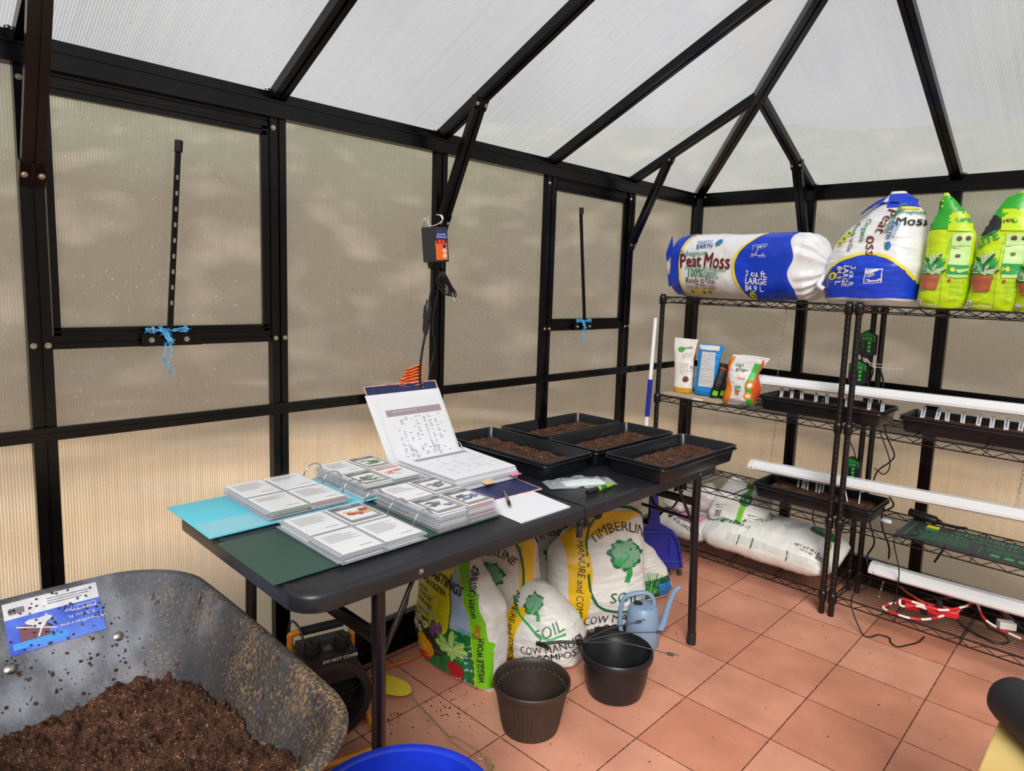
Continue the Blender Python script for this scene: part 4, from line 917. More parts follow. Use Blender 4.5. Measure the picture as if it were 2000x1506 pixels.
mb = MB(); mb.lathe([(0, 0), (.085, 0), (.095, .006), (.108, .05), (.1145, .105), (.116, .130), (.119, .132), (.1265, .136), (.1285, .143), (.1285, .156), (.125, .161), (.120, .159), (.117, .148), (.112, .128), (.1105, .126), (.104, .05), (.088, .01), (0, .01)], pm2, n=72); mb.build('body', pot2, smooth=35)
wire_h = M('hanger_plastic', (62, 62, 66), .45)
hub = Vector((-.118, -.062, .158))
mb = MB(); mb.bbox((hub.x-.012, hub.y-.012, hub.z-.008), (hub.x+.012, hub.y+.012, hub.z+.01), pm2, .004)
mb.tube([hub, hub+Vector((-.05, -.05, .0)), hub+Vector((-.085, -.09, -.006))], .0055, pm2, n=8)
mb.tube(spline([hub+Vector((-.085, -.09, -.006)), hub+Vector((-.112, -.10, -.014)), hub+Vector((-.115, -.075, -.03)), hub+Vector((-.09, -.06, -.035))], 6), .006, pm2, n=8); mb.build('hanger_hook', pot2, smooth=50)
for e_, mid in (((-.015, .145, .200), .012), ((.055, .175, .178), .014), ((.155, .095, .168), .018)):
    mb = MB(); e = Vector(e_); m_ = (hub+e)/2+Vector((0, 0, mid)); P_ = spline([hub, m_, e], 10); mb.tube(P_, .0019, wire_h, n=8)
    d = (e-m_).normalized(); mb.bbox((-.008, -.006, -.004), (.014, .006, .004), wire_h, .002, Matrix.Translation(e) @ d.to_track_quat('X', 'Z').to_matrix().to_4x4())
    mb.tube([e+d*.012, e+d*.022+Vector((0, 0, .006)), e+d*.03], .0018, wire_h, n=6); mb.build('hanger_wire', pot2, smooth=50)

# ============================================================ WATERING CAN
wc_m = M('dusty_blue_plastic', (128, 154, 184), .38)
wc = empty('watering_can', (.660, -1.322, 0), radians(42), label='small dusty blue watering can with a long thin spout, behind the black pot', cat='watering can')
mb = MB(); mb.lathe([(0, .0), (.066, 0), (.070, .006), (.064, .12), (.058, .155), (.05, .163), (.045, .163), (.050, .155), (.055, .12), (.062, .01), (0, .01)], wc_m, n=40)
mb.lathe([(.0, .1645), (.030, .168), (.052, .160), (.0525, .156)], wc_m, n=40); mb.lathe([(0, .171), (.017, .171), (.019, .1675), (0, .168)], M('can_opening_dark', (30, 34, 40), .8), n=20, mtx=Matrix.Translation((-.022, 0, .0)))
mb.build('body', wc, smooth=40)
mb = MB(); mb.tube(spline([(.052, 0, .045), (.078, 0, .075), (.098, 0, .16), (.118, 0, .220), (.143, 0, .246)], 8), [.0165]*2+[.0165-.0085*k/30 for k in range(31)], wc_m, n=14); mb.build('spout', wc, smooth=60)
mb = MB(); mb.tube(spline([(.040, 0, .150), (.038, 0, .185), (.012, 0, .212), (-.045, 0, .205), (-.082, 0, .18), (-.090, 0, .12), (-.084, 0, .05), (-.062, 0, .022)], 6), .0115, wc_m, n=12, flat=.8); mb.build('handle', wc, smooth=60)

# ============================================================ FAN HEATER
ht = empty('fan_heater', (.285, -2.495, 0), radians(-14), label='black round electric fan heater with an orange tube frame beside the near table leg', cat='heater')
hb_ = M('heater_black', (30, 30, 31), .5, spec=.35); ora = M('orange_tube', (226, 148, 40), .38); gl_m = M('grille_wire', (16, 16, 17), .3)
# local frame: +x = facing front
mb = MB()
def fr(y, z, x): return (x, y, z)
loft(mb, [[(x, -.098, .225), (x, .098, .225), (x, .090, .33), (x, -.090, .33)] for x in (-.10, .066)], hb_)
mb.build('control_box', ht, smooth=30)
X = Matrix.Translation((0, 0, .150)) @ Matrix.Rotation(pi/2, 4, 'Y')
mb = MB(); mb.lathe([(.11, -.12), (.145, -.11), (.15, .03), (.148, .065), (.14, .07), (.118, .07), (.112, .05), (.108, -.02), (.10, -.09), (0, -.10)], hb_, n=56, mtx=X); mb.build('housing', ht, smooth=40)
mb = MB()
for k in range(9):
    R_ = .018+.011*k; mb.lathe([(R_-.0022, .05-.0005*k), (R_, .053-.0005*k), (R_+.0022, .05-.0005*k), (R_, .047-.0005*k), (R_-.0022, .05-.0005*k)], gl_m, n=48, mtx=X)
for k in range(8): t = 2*pi*k/8+.2; mb.tube([X @ Vector((.01*cos(t), .01*sin(t), .046)), X @ Vector((.112*cos(t), .112*sin(t), .044))], .0022, gl_m, n=6)
mb.lathe([(0, .055), (.02, .053), (.022, .045)], hb_, n=24, mtx=X); mb.build('grille', ht, smooth=50)
mb = MB(); mb.lathe([(0, .0), (.105, .0), (.106, .002)], M('mesh_screen_grey', (70, 74, 76), .5, metal=.6, bump=.6, bs=500), n=40, mtx=X); mb.build('heating_mesh', ht, smooth=50)
for yy in (-.052, .052):
    mb = MB(); mb.lathe([(.031, .33), (.030, .340), (.027, .342), (.027, .362), (.0255, .366), (0, .366)], hb_, n=28, mtx=Matrix.Translation((.0, yy, 0))); mb.bbox((-.024, yy-.004, .362), (.024, yy+.004, .372), hb_, .002); mb.build('control_knob', ht, smooth=40)
mb = MB(); mb.box((-.012, -.015, .3301), (.022, .015, .3315), M('panel_grey', (92, 94, 98), .4)); mb.lathe([(0, .3345), (.005, .3345), (.006, .3315)], M('indicator_red', (200, 40, 30), .3), n=12, mtx=Matrix.Translation((.008, 0, 0))); mb.build('indicator_plate', ht)
mb = MB(); P = Print(mb, lambda p, q, off: Vector((.066+off, p, .314+q))); P.text('DO NOT COVER', .03, 0, .0165, M('print_white', (235, 235, 235), .5), off=.0012, bold=.008, shear=.1); mb.build('warning_text', ht)
mb = MB(); pth = [(-.065, -.112, .28), (-.075, -.112, .350), (-.075, -.092, .374), (-.075, .092, .374), (-.075, .112, .350), (-.065, .112, .26), (-.10, .14, .12), (-.06, .15, .03), (.06, .15, .014), (.17, .15, .014), (.19, .12, .014), (.19, -.12, .014), (.17, -.15, .014), (.06, -.15, .014), (-.06, -.15, .03), (-.10, -.14, .12), (-.065, -.112, .28)]
mb.tube(spline(pth, 6), .0115, ora, n=12); mb.build('tube_frame', ht, smooth=60)
mb = MB(); mb.tube([(-.075, -.078, .374), (-.075, .078, .374)], .0165, M('foam_grip', (26, 27, 32), .7), n=14); mb.build('handle_grip', ht, smooth=60)
mb = MB(); mb.tube(spline([(-.10, -.08, .27), (-.15, -.10, .33), (-.10, -.10, .41), (-.02, -.085, .40), (.0, -.085, .33), (-.05, -.09, .27), (-.13, -.02, .12), (-.16, .12, .06), (-.15, .2, .01)], 8), .0042, M('grey_cable', (52, 54, 58), .5), n=8); mb.build('power_cord', ht, smooth=60)

ht.scale = (.85, .85, .85)
# ============================================================ FLY SWATTER, LEAF, CORD ON THE FLOOR
fs = empty('fly_swatter', (.235, -2.225, 0), label='yellow plastic fly swatter with a twisted wire handle on the pavers', cat='fly swatter')
yl = M('yellow_plastic', (236, 214, 20), .4); d = Vector((.99, -.02, 0)).normalized(); nrm_ = Vector((0, 1, 0))
mb = MB()
outl = [(-.085, .0), (-.075, .03), (-.03, .045), (.03, .045), (.07, .03), (.09, .012), (.09, -.012), (.07, -.03), (.03, -.045), (-.03, -.045), (-.075, -.03)]
rot = Matrix.Rotation(radians(8), 4, 'Z'); 
loft(mb, [[rot @ Vector((x, y, z+.004+.012*(x+.09)/.18)) for x, y in outl] for z in (.003, .0055)], yl)
for k in range(9):
    y = -.036+.009*k; mb.tube([rot @ Vector((-.06+abs(y)*.5, y, .008)), rot @ Vector((.06-abs(y)*.6, y, .016))], .0011, M('yellow_ridge', (205, 180, 10), .4), n=4)
mb.build('paddle', fs, smooth=30)
mb = MB(); w1 = M('galvanised_wire', (205, 188, 172), .3, metal=.8)
h0 = rot @ Vector((.085, .010, .015)); h0b = rot @ Vector((.085, -.010, .015)); h1 = Vector((.145, .006, .014))
A_ = [h0, h1]; B_ = [h0b, h1+Vector((0, .002, 0))]
for k in range(40):
    t = k/39; c = h1.lerp(Vector((.335, -.015, .006)), t); A_.append(c+Vector((0, cos(t*60)*.0022, sin(t*60)*.0022))); B_.append(c-Vector((0, cos(t*60)*.0022, sin(t*60)*.0022)))
e = Vector((.335, -.015, .006)); A_ += [e+Vector((.02, .014, 0)), e+Vector((.12, .028, -.003)), e+Vector((.145, .014, -.003))]; B_ += [e+Vector((.02, -.010, 0)), e+Vector((.115, .0, -.003)), e+Vector((.14, .004, -.003)), e+Vector((.145, .014, -.003))]
mb.tube(A_, .0013, w1, n=6); mb.tube(B_, .0013, w1, n=6); mb.build('wire_handle', fs, smooth=60)
mb = MB()
for (x, y, a, l_) in ((.735, -2.225, -.5, .042), (.765, -2.238, -1.1, .036)):
    mb.grid(lambda u, v: Vector((x, y, .003)) + Matrix.Rotation(a, 3, 'Z') @ Vector(((u-.5)*l_, (v-.5)*.016*sin(pi*min(.98, max(.02, u))), .004*sin(pi*u)+.004*(2*v-1)**2)), 12, 6, M('dry_leaf', (148, 132, 98), .8, var=.2, vs=60))
o = mb.build('dry_leaf', smooth=180); tag(o, 'small curled dry leaf on the pavers near the swatter handle', 'leaf')
def cable(name, pts, r, m, label, cat='cable', n=8, k=8, group=None):
    mb = MB(); mb.tube(spline(pts, k), r, m, n=n); o = mb.build(name, smooth=60); return tag(o, label, cat, group)
orc = M('orange_cord', (226, 118, 44), .45)
cable('extension_cord', [(.10, -2.75, .006), (.115, -2.45, .006), (.135, -2.29, .006), (.125, -2.16, .006), (.14, -2.05, .006), (.11, -1.9, .006), (.09, -1.5, .006), (.10, -1.0, .006), (.09, -.62, .006)], .0048, orc, 'orange extension cord running along the floor beside the left wall', 'cord')
cable('black_cord', [(.08, -2.03, .35), (.10, -2.06, .22), (.085, -2.11, .10), (.10, -2.2, .03), (.12, -2.3, .006), (.2, -2.4, .006)], .003, M('black_cable', (22, 22, 24), .45), 'thin black cord looping down near the base plate beside the table leg', 'cord')

# ============================================================ SACKS UNDER THE TABLE
pw = M('sack_white', (226, 224, 220), .4, var=.05, vs=9, bump=.7, bs=22, bdist=.012); pyel = M('sack_yellow', (236, 190, 24), .4, bump=.3, bs=30, bdist=.004)
gdk = M('print_dark_green', (18, 98, 52), .45); gmd = M('print_green', (40, 160, 84), .45); gsage = M('print_sage', (120, 168, 138), .45); pbk = M('print_black', (30, 30, 34), .5)
glime = M('print_lime', (118, 200, 30), .4); pwh = M('print_white', (235, 235, 235), .5)
def tz(x, y, z, rz, tilt=0, lean=0): return Matrix.Translation((x, y, z)) @ Matrix.Rotation(rz, 4, 'Z') @ Matrix.Rotation(lean, 4, 'X') @ Matrix.Rotation(tilt, 4, 'Y')
def tree(P, x, y, s, dark=gdk, mid=gmd, light=gsage, rot=0):
    c, q = cos(rot), sin(rot)
    def R(a, b): return x+(a*c-b*q)*s, y+(a*q+b*c)*s
    P.strip(0, 1, lambda t: 0, lambda t: 0, mid, ny=1, nx=1) if False else None
    P.line([R(.12, -.25), R(.16, -.7), R(.08, -1.05)], .26*s, mid, .0026, n=4); P.line([R(.14, -.45), R(.5, -.15)], .12*s, mid, .0026)
    P.blob(*R(0, .12), lambda t: s*(.68+.06*sin(7*t)+.05*sin(11*t+1)+.03*sin(17*t)), dark, .0024, 4, 48, sx=1.12, sy=.88, rot=rot)
    for a, b, r_, m in ((-.25, .25, .34, light), (.2, .38, .28, light), (.42, .05, .26, light), (-.38, -.1, .2, mid), (.0, .0, .22, mid), (.1, -.22, .18, light), (-.05, .5, .16, mid), (-.15, -.32, .14, light)):
        P.blob(*R(a, b), lambda t: s*r_*(1+.12*sin(5*t+a*9)+.08*sin(9*t)), m, .0030+.0002*(m is light), 2, 24, rot=rot)
def oval(P, x, y, a, b, w, m, t0=0, t1=2*pi, off=.0036):
    n_ = 44; P.line([(x+a*math.copysign(abs(cos(t))**.8, cos(t)), y+b*math.copysign(abs(sin(t))**.8, sin(t))) for t in [t0+(t1-t0)*k/n_ for k in range(n_+1)]], w, m, off, n=1)
def sack(name, bag, mtx, label, cat='sack', group=None, base=pw, draw=None, nu=110, nv=84, part='bag_body'):
    r = empty(name, label=label, cat=cat, group=group, mtx=mtx); mb = MB(); bag.shell(mb, base, nu, nv)
    if draw: draw(Print(mb, bag.map))
    mb.build(part, r, smooth=180); return r
# -- worm castings
yg = M('print_yellow_green', (214, 208, 20), .38, var=.06, vs=12); sky = M('print_sky', (140, 182, 222), .38, col2=(170, 200, 228), vs=14); grass = M('print_grass', (20, 118, 56), .38, var=.25, vs=30); earth = M('print_earth', (58, 40, 30), .45, var=.3, vs=40)
def d_worm(P):
    mp0 = P.mp; P.mp = lambda p, q, o: mp0(-.2+(p+.2)*1.12, q, o)
    sl = lambda q: interp([(0, .100), (.12, .100), (.26, .078), (.34, .042), (.42, -.005), (.5, -.05)], q)
    sr = lambda q: sl(q)+.052+.01*(q < .2)-.016*(q > .36)
    P.strip(.028, .49, -.235, sl, sky, .0014, 40, 20)
    P.strip(.028, .205, -.235, sl, grass, .0018, 16, 16)
    oe = lambda q: interp([(.13, -.05), (.2, -.01), (.3, -.006), (.38, -.022), (.43, -.05), (.46, -.1)], q)
    P.strip(.168, .47, -.235, lambda q: oe(q)+.004, pbk, .0020, 24, 14); P.strip(.17, .466, -.235, oe, yg, .0023, 24, 14)
    P.strip(.06, .168, -.235, lambda q: -.05-.05*sin(q*40), earth, .0022, 14, 12)
    P.strip(.028, .49, sl, sr, glime, .0020, 40, 4)
    P.strip(.028, .49, lambda q: sl(q)-.003, lambda q: sl(q)+.001, yg, .0024, 40, 1)
    P.strip(.05, .47, lambda q: interp([(0, .205), (.3, .197), (.47, .06)], q), lambda q: interp([(0, .211), (.3, .205), (.47, .068)], q), glime, .0018, 30, 1)
    # wording
    P.text('PURE', -.150, .405, .047, M('print_red', (205, 40, 36), .4), rot=-.12, bold=.025, off=.0034)
    P.text('WORM CASTINGS', -.105, .367, .044, pbk, rot=-.16, bold=.028, off=.0034, sxx=.8)
    P.text('ORGANIC FERTILIZER', -.135, .335, .0235, pbk, rot=-.14, bold=.02, off=.0034, sxx=.95)
    for k, t in enumerate(('INDOOR', 'OUTDOOR', 'ODOR FREE')): P.text(t, -.190, .305-.025*k, .024, pbk, rot=-.1, bold=.012, off=.0034, align='LEFT', sxx=.8)
    P.line([(-.19, .236), (-.10, .230)], .001, pbk, .0034); P.text('EXCELLENT FOR', -.19, .222, .015, pbk, rot=-.1, off=.0034, align='LEFT', shear=.2, sxx=.8)
    for k, t in enumerate(('VEGETABLES', 'FLOWERS')): P.text(t, -.19, .200-.024*k, .023, pbk, rot=-.1, off=.0034, align='LEFT', sxx=.75)
    yb = M('print_yellow', (240, 210, 30), .4)
    P.rect(-.16, .425, -.035, .475, pbk, .0030, 4, rot=-.1); P.rect(-.156, .430, -.039, .471, yb, .0034, 4, rot=-.1); P.text('WORM', -.09, .45, .04, pbk, rot=-.1, bold=.03, off=.0040)
    P.line([(-.035, .44), (-.02, .40), (-.035, .385)], .016, yb, .0030)
    P.text('WORM CASTINGS', .072, .352, .027, pbk, rot=pi/2+.30, bold=.02, off=.0034, sxx=.72)
    P.text('PURE', .108, .228, .028, MATS['print_red'], rot=pi/2+.05, bold=.02, off=.0034, sxx=.85); P.text('WIGGLE WORM', .122, .13, .027, pbk, rot=pi/2+.02, bold=.03, off=.0034, sxx=.82)
    # picture
    rr = random.Random(1)
    for x, y in ((-.19, .19), (-.165, .165), (-.148, .185), (-.115, .172), (-.17, .148), (-.14, .15)):
        for k in range(10): P.blob(x+.009*cos(k*.63), y+.009*sin(k*.63), .0042, pwh, .0030, 1, 6)
        P.blob(x, y, .0048, M('print_gold', (190, 120, 30), .4), .0036, 1, 10)
    lil = M('print_lilac', (122, 76, 132), .4, var=.2, vs=60)
    for x in (-.075, -.047): P.blob(x, .178, lambda t: .02+.002*sin(9*t), lil, .0030, 3, 24, sx=.75, sy=1.6)
    for k in range(26): x = -.20+.007*k; P.line([(x, .135+.02*rr.random()), (x+rr.uniform(-.006, .006), .165+.015*rr.random())], .0022, grass, .0028, n=1)
    for x in (-.05, -.09):
        for k in range(7): P.line([(x, .20+.013*k), (x+.022-.002*k, .21+.013*k)], .003, M('print_fern', (130, 180, 40), .4), .0030, n=1); P.line([(x, .20+.013*k), (x-.02+.002*k, .21+.013*k)], .003, MATS['print_fern'], .0030, n=1)
    pump = M('print_pumpkin', (228, 150, 20), .4, col2=(240, 176, 40), vs=40)
    P.blob(-.115, .085, .043, pump, .0034, 3, 28, sx=1.05, sy=.9); P.blob(-.128, .112, .026, pump, .0036, 2, 20); P.line([(-.130, .125), (-.128, .145), (-.136, .16)], .007, glime, .0038); P.blob(-.120, .09, .014, M('print_pumpkin_light', (244, 190, 60), .4), .0040, 2, 16, sx=.6, sy=1.6)
    P.blob(-.125, .05, lambda t: .022+.003*sin(6*t), MATS['print_red'], .0038, 2, 20, sx=1.6, sy=.6); P.blob(-.19, .11, .024, M('print_clay', (168, 100, 70), .5), .0030, 2, 20, sx=.7, sy=1.5)
    bt = M('print_beet', (176, 24, 36), .35); P.blob(.022, .062, .033, bt, .0036, 3, 28, sx=1, sy=.95); P.blob(.022, .035, .020, bt, .0036, 2, 20, sx=1.2)
    lf = M('print_leaf_light', (168, 216, 110), .4); lfd = M('print_leaf_vein', (226, 240, 200), .4)
    for a, l_ in ((pi/2, .062), (.55, .058), (pi-.55, .058), (.05, .062), (pi-.05, .062), (-.42, .05), (pi+.42, .05), (-1.15, .035), (pi+1.15, .035), (-pi/2, .045)):
        P.blob(.012+l_*.62*cos(a), .138+l_*.55*sin(a), l_*.52, M('print_leaf_edge', (52, 120, 44), .4), .0038, 2, 20, sx=1, sy=.48, rot=a); P.blob(.012+l_*.62*cos(a), .138+l_*.55*sin(a), l_*.48, lf, .0042, 2, 20, sx=1, sy=.42, rot=a)
        P.line([(.012, .138), (.012+l_*cos(a), .138+l_*.9*sin(a))], .002, lfd, .0047, n=2)
    P.text('1-0-0', .018, .021+.01, .022, pwh, off=.0036, bold=.012, rot=-.02); P.text('ALL NATURAL', .068, .029, .010, pwh, off=.0036)
    for k in range(12): P.line([(.03+.006*k, .20), (.032+.006*k+rr.uniform(-.004, .004), .215+.008*rr.random())], .002, grass, .0028, n=1)
bag_w = Bag(.52, [(0, .18), (.05, .19), (.3, .198), (.55, .192), (.72, .158), (.88, .110), (1, .09)], [(0, .045), (.06, .07), (.3, .085), (.6, .075), (.85, .04), (1, .012)], cx=[(0, 0), (.55, -.005), (.75, -.04), (1, -.11)], n=3.4, crumple=.007, freq=8, seed=1)
sack('fertilizer_sack', bag_w, tz(.318, -1.975, .002, radians(4)), 'colourful worm castings sack with pumpkin and leaf picture under the table', draw=d_worm)
# -- Timberline family
def d_timber(P, bx0, bx1, tx, ty, s, name='TIMBERLINE', soil=True, H=.5, band_text=True, ov=1, bar=True, lean=0):
    P.strip(.012, H-.02, bx0, bx1, pyel, .0016, 40, 5)
    if band_text: P.text('COW MANURE and COMPOST', (bx0(.25)+bx1(.25))/2 if callable(bx0) else (bx0+bx1)/2, .27, .040, pbk, rot=-pi/2-.03+lean, off=.0032, bold=.004, sxx=.82, shear=.15)
    if ov: oval(P, tx, ty, .155*s*ov, .205*s*ov, .010*s, gdk)
    tree(P, tx+.005*s, ty+.01*s, .088*s)
    if name: P.arc(name, tx, ty-.05*s, .175*s, .058*s, gdk if False else pbk, off=.0034, bold=.004, sxx=.85)
    if soil:
        P.text('SOIL', tx-.0*s, ty-.145*s, .062*s, gdk, off=.0034, bold=.004, shear=.12)
        P.text('COW MANURE', tx-.02*s, ty-.235*s, .052*s, pbk, off=.0034, bold=.004, sxx=.82); P.text('and COMPOST', tx-.02*s, ty-.278*s, .050*s, pbk, off=.0034, bold=.008, shear=.1, sxx=.82)
bag_b = Bag(.545, [(0, .18), (.06, .20), (.35, .205), (.62, .198), (.76, .172), (.88, .135), (.95, .105), (1, .045)], [(0, .04), (.06, .085), (.3, .115), (.55, .10), (.75, .05), (.88, .03), (1, .012)], cx=[(0, 0), (.6, 0), (.76, .024), (.88, .058), (.95, .088), (1, .15)], n=2.7, crumple=.012, freq=8, seed=5)
def d_big(P):
    d_timber(P, lambda q: -.15+.02*sin(q*9), lambda q: -.075+.03*sin(q*6), .09, .315, .98, H=.47)
    P.strip(.41, .50, lambda q: -.14+(q-.41)*1.6, lambda q: .05+(q-.41)*1.5, pyel, .0018, 8, 24); P.barcode(-.145, .055, .06, .045, pbk, white=pwh); P.rect(-.02, .03, .12, .055, pbk, .0026)
    P.blob(.0, .49, .012, pbk, .0034, 2, 12, sx=1.6)
sack('soil_sack', bag_b, tz(.462, -1.375, .002, radians(54), tilt=radians(-1), lean=radians(-3)), 'tall open white and yellow compost soil sack with a green tree, behind the watering can', draw=d_big)
bag_s = Bag(.29, [(0, .15), (.08, .178), (.35, .185), (.6, .16), (.8, .11), (.93, .07), (1, .04)], [(0, .08), (.1, .115), (.4, .12), (.7, .09), (.9, .05), (1, .02)], cx=[(0, 0), (.6, 0), (.8, -.005), (1, -.01)], n=2.4, crumple=.010, freq=9, seed=8)
def d_small(P):
    P.strip(.01, .215, lambda q: -.105+.12*max(0, q-.1), lambda q: -.035-.02*sin(q*20), pyel, .0016, 24, 6)
    P.text('MANURE and COMPOST', -.067, .13, .034, pbk, rot=-pi/2+.05, off=.0034, bold=.006, sxx=.68, shear=.1)
    tree(P, .005, .228, .05, rot=.5); P.text('SOIL', .075, .155, .05, gdk, rot=.45, off=.0034, bold=.006)
    P.text('COW MANURE', .085, .100, .040, pbk, rot=.25, off=.0034, bold=.004, sxx=.82); P.text('and COMPOST', .085, .067, .038, pbk, rot=.22, off=.0034, bold=.01, shear=.1, sxx=.82)
    P.line([(-.09, .235), (-.04, .19), (.03, .145), (.08, .132), (.13, .15)], .008, gmd, .0030)
sack('soil_sack', bag_s, tz(.430, -1.690, .002, radians(24)), 'small half used compost soil sack slumped behind the brown pot', draw=d_small)
bag_l = Bag(.50, [(0, .15), (.1, .17), (.5, .175), (.8, .165), (1, .13)], [(0, .05), (.1, .08), (.5, .085), (.8, .06), (1, .01)], n=2.7, crumple=.009, freq=8, seed=11)
def d_back(P):
    P.strip(.42, .49, -.15, .16, pyel, .0016, 8, 16); P.strip(.02, .48, .115, .160, pyel, .0015, 30, 4); d_timber(P, -.17, -.125, -.005, .29, .86, soil=True, band_text=False)
dirty = M('sack_dirty_white', (198, 190, 176), .5, col2=(224, 218, 208), vs=9, bump=.35, bs=30, bdist=.004)
sack('soil_sack', bag_l, tz(.235, -1.725, .002, radians(26), lean=radians(2)), 'dusty compost soil sack leaning at the wall between the worm castings sack and its neighbours', draw=d_back, base=dirty)
bag_m = Bag(.50, [(0, .16), (.1, .18), (.5, .185), (.8, .17), (1, .12)], [(0, .05), (.1, .08), (.5, .085), (.8, .06), (1, .01)], n=2.7, crumple=.010, freq=8, seed=14)
def d_mid(P):
    d_timber(P, -.175, -.12, .05, .265, 1.0, band_text=False); P.rect(-.09, .42, .0, .47, pbk, .0026); P.lines(.02, .12, .46, 7, .009, pbk, .003, .0028, 4)
sack('soil_sack', bag_m, tz(.222, -1.405, .002, radians(40)), 'grey looking compost soil sack in the middle of the pile behind the tall open one', draw=d_mid, base=M('sack_grey', (206, 204, 200), .42, bump=.3, bs=30, bdist=.004))
bag_g = Bag(.50, [(0, .13), (.1, .15), (.6, .15), (1, .13)], [(0, .04), (.1, .06), (.6, .055), (1, .01)], n=2.8, crumple=.007, freq=9, seed=17)
def d_green(P):
    P.strip(.30, .52, -.14, -.06, glime, .0016, 16, 4); P.strip(.40, .52, -.02, .10, M('print_pale_green', (206, 226, 170), .4), .0016, 10, 6); P.text('PLANT', .02, .47, .05, M('print_mid_green', (84, 180, 60), .4), bold=.03, off=.003); P.lines(-.02, .1, .43, 4, .009, gmd, .002)
sack('garden_sack', bag_g, tz(.315, -1.115, .002, radians(38)), 'white and lime green sack hidden behind the tall soil sack under the table', draw=d_green)
bag_f = Bag(.27, [(0, .07), (.15, .105), (.45, .10), (.75, .06), (1, .02)], [(0, .03), (.2, .05), (.6, .04), (1, .008)], n=2.3, crumple=.006, freq=12, seed=19)
def d_leaf(P):
    P.strip(.01, .10, -.098, .098, M('print_night_blue', (24, 70, 60), .4), .0014, 10, 10); P.strip(.01, .075, .04, .098, M('print_bright_blue', (30, 120, 200), .4), .0018, 8, 4)
    for k in range(26): a = -1.2+2.4*k/25; P.line([(-.01, .02), (-.01+.12*sin(a), .02+.12*cos(a))], .0045-.002*(k % 2), (gdk, glime, gmd)[k % 3], .0022+.0002*(k % 3), n=3)
sack('small_sack', bag_f, tz(.460, -.955, .004, radians(40), tilt=radians(-14)), 'small white pouch printed with spiky green leaves, behind the watering can spout', draw=d_leaf)
# -- blue dustpan with brush
dp = empty('dustpan', mtx=tz(.34, -.735, .0, radians(48), lean=radians(-8)), label='royal blue plastic dustpan standing upright behind the sacks', cat='dustpan')
dbl = M('royal_blue_plastic', (34, 44, 160), .35)
mb = MB(); outl = [(-.13, .05), (-.13, .20), (-.10, .235), (-.045, .25), (-.03, .30), (-.035, .40), (.0, .40), (.01, .30), (.015, .26), (.08, .225), (.115, .17), (.135, .04), (.02, .035)]
loft(mb, [[(x*s+o_, y, z) for x, z in outl] for s, y, o_ in ((1, 0, 0), (1, -.012, 0))], dbl)
ring_ = [(-.12, .06), (-.12, .19), (-.09, .22), (.07, .215), (.105, .165), (.125, .05)]
mb.tube([(x, -.018, z) for x, z in ring_], .007, dbl, n=8); mb.tube([(x, -.014, z) for x, z in ((-.12, .075), (.12, .07))], .005, dbl, n=8)
for x in (-.06, .06): mb.tube([(x, -.013, .10), (x, -.013, .19)], .003, dbl, n=6)
mb.build('pan', dp, smooth=35)
mb = MB(); r = random.Random(2)
for k in range(90): x = r.uniform(-.12, .13); mb.tube([(x, -.006+r.uniform(-.01, .01), .036), (x+r.uniform(-.015, .02), -.006+r.uniform(-.02, .012), .004)], .0011, M('bristle_black', (30, 28, 30), .7), n=4, cap=False)
mb.build('bristles', dp)

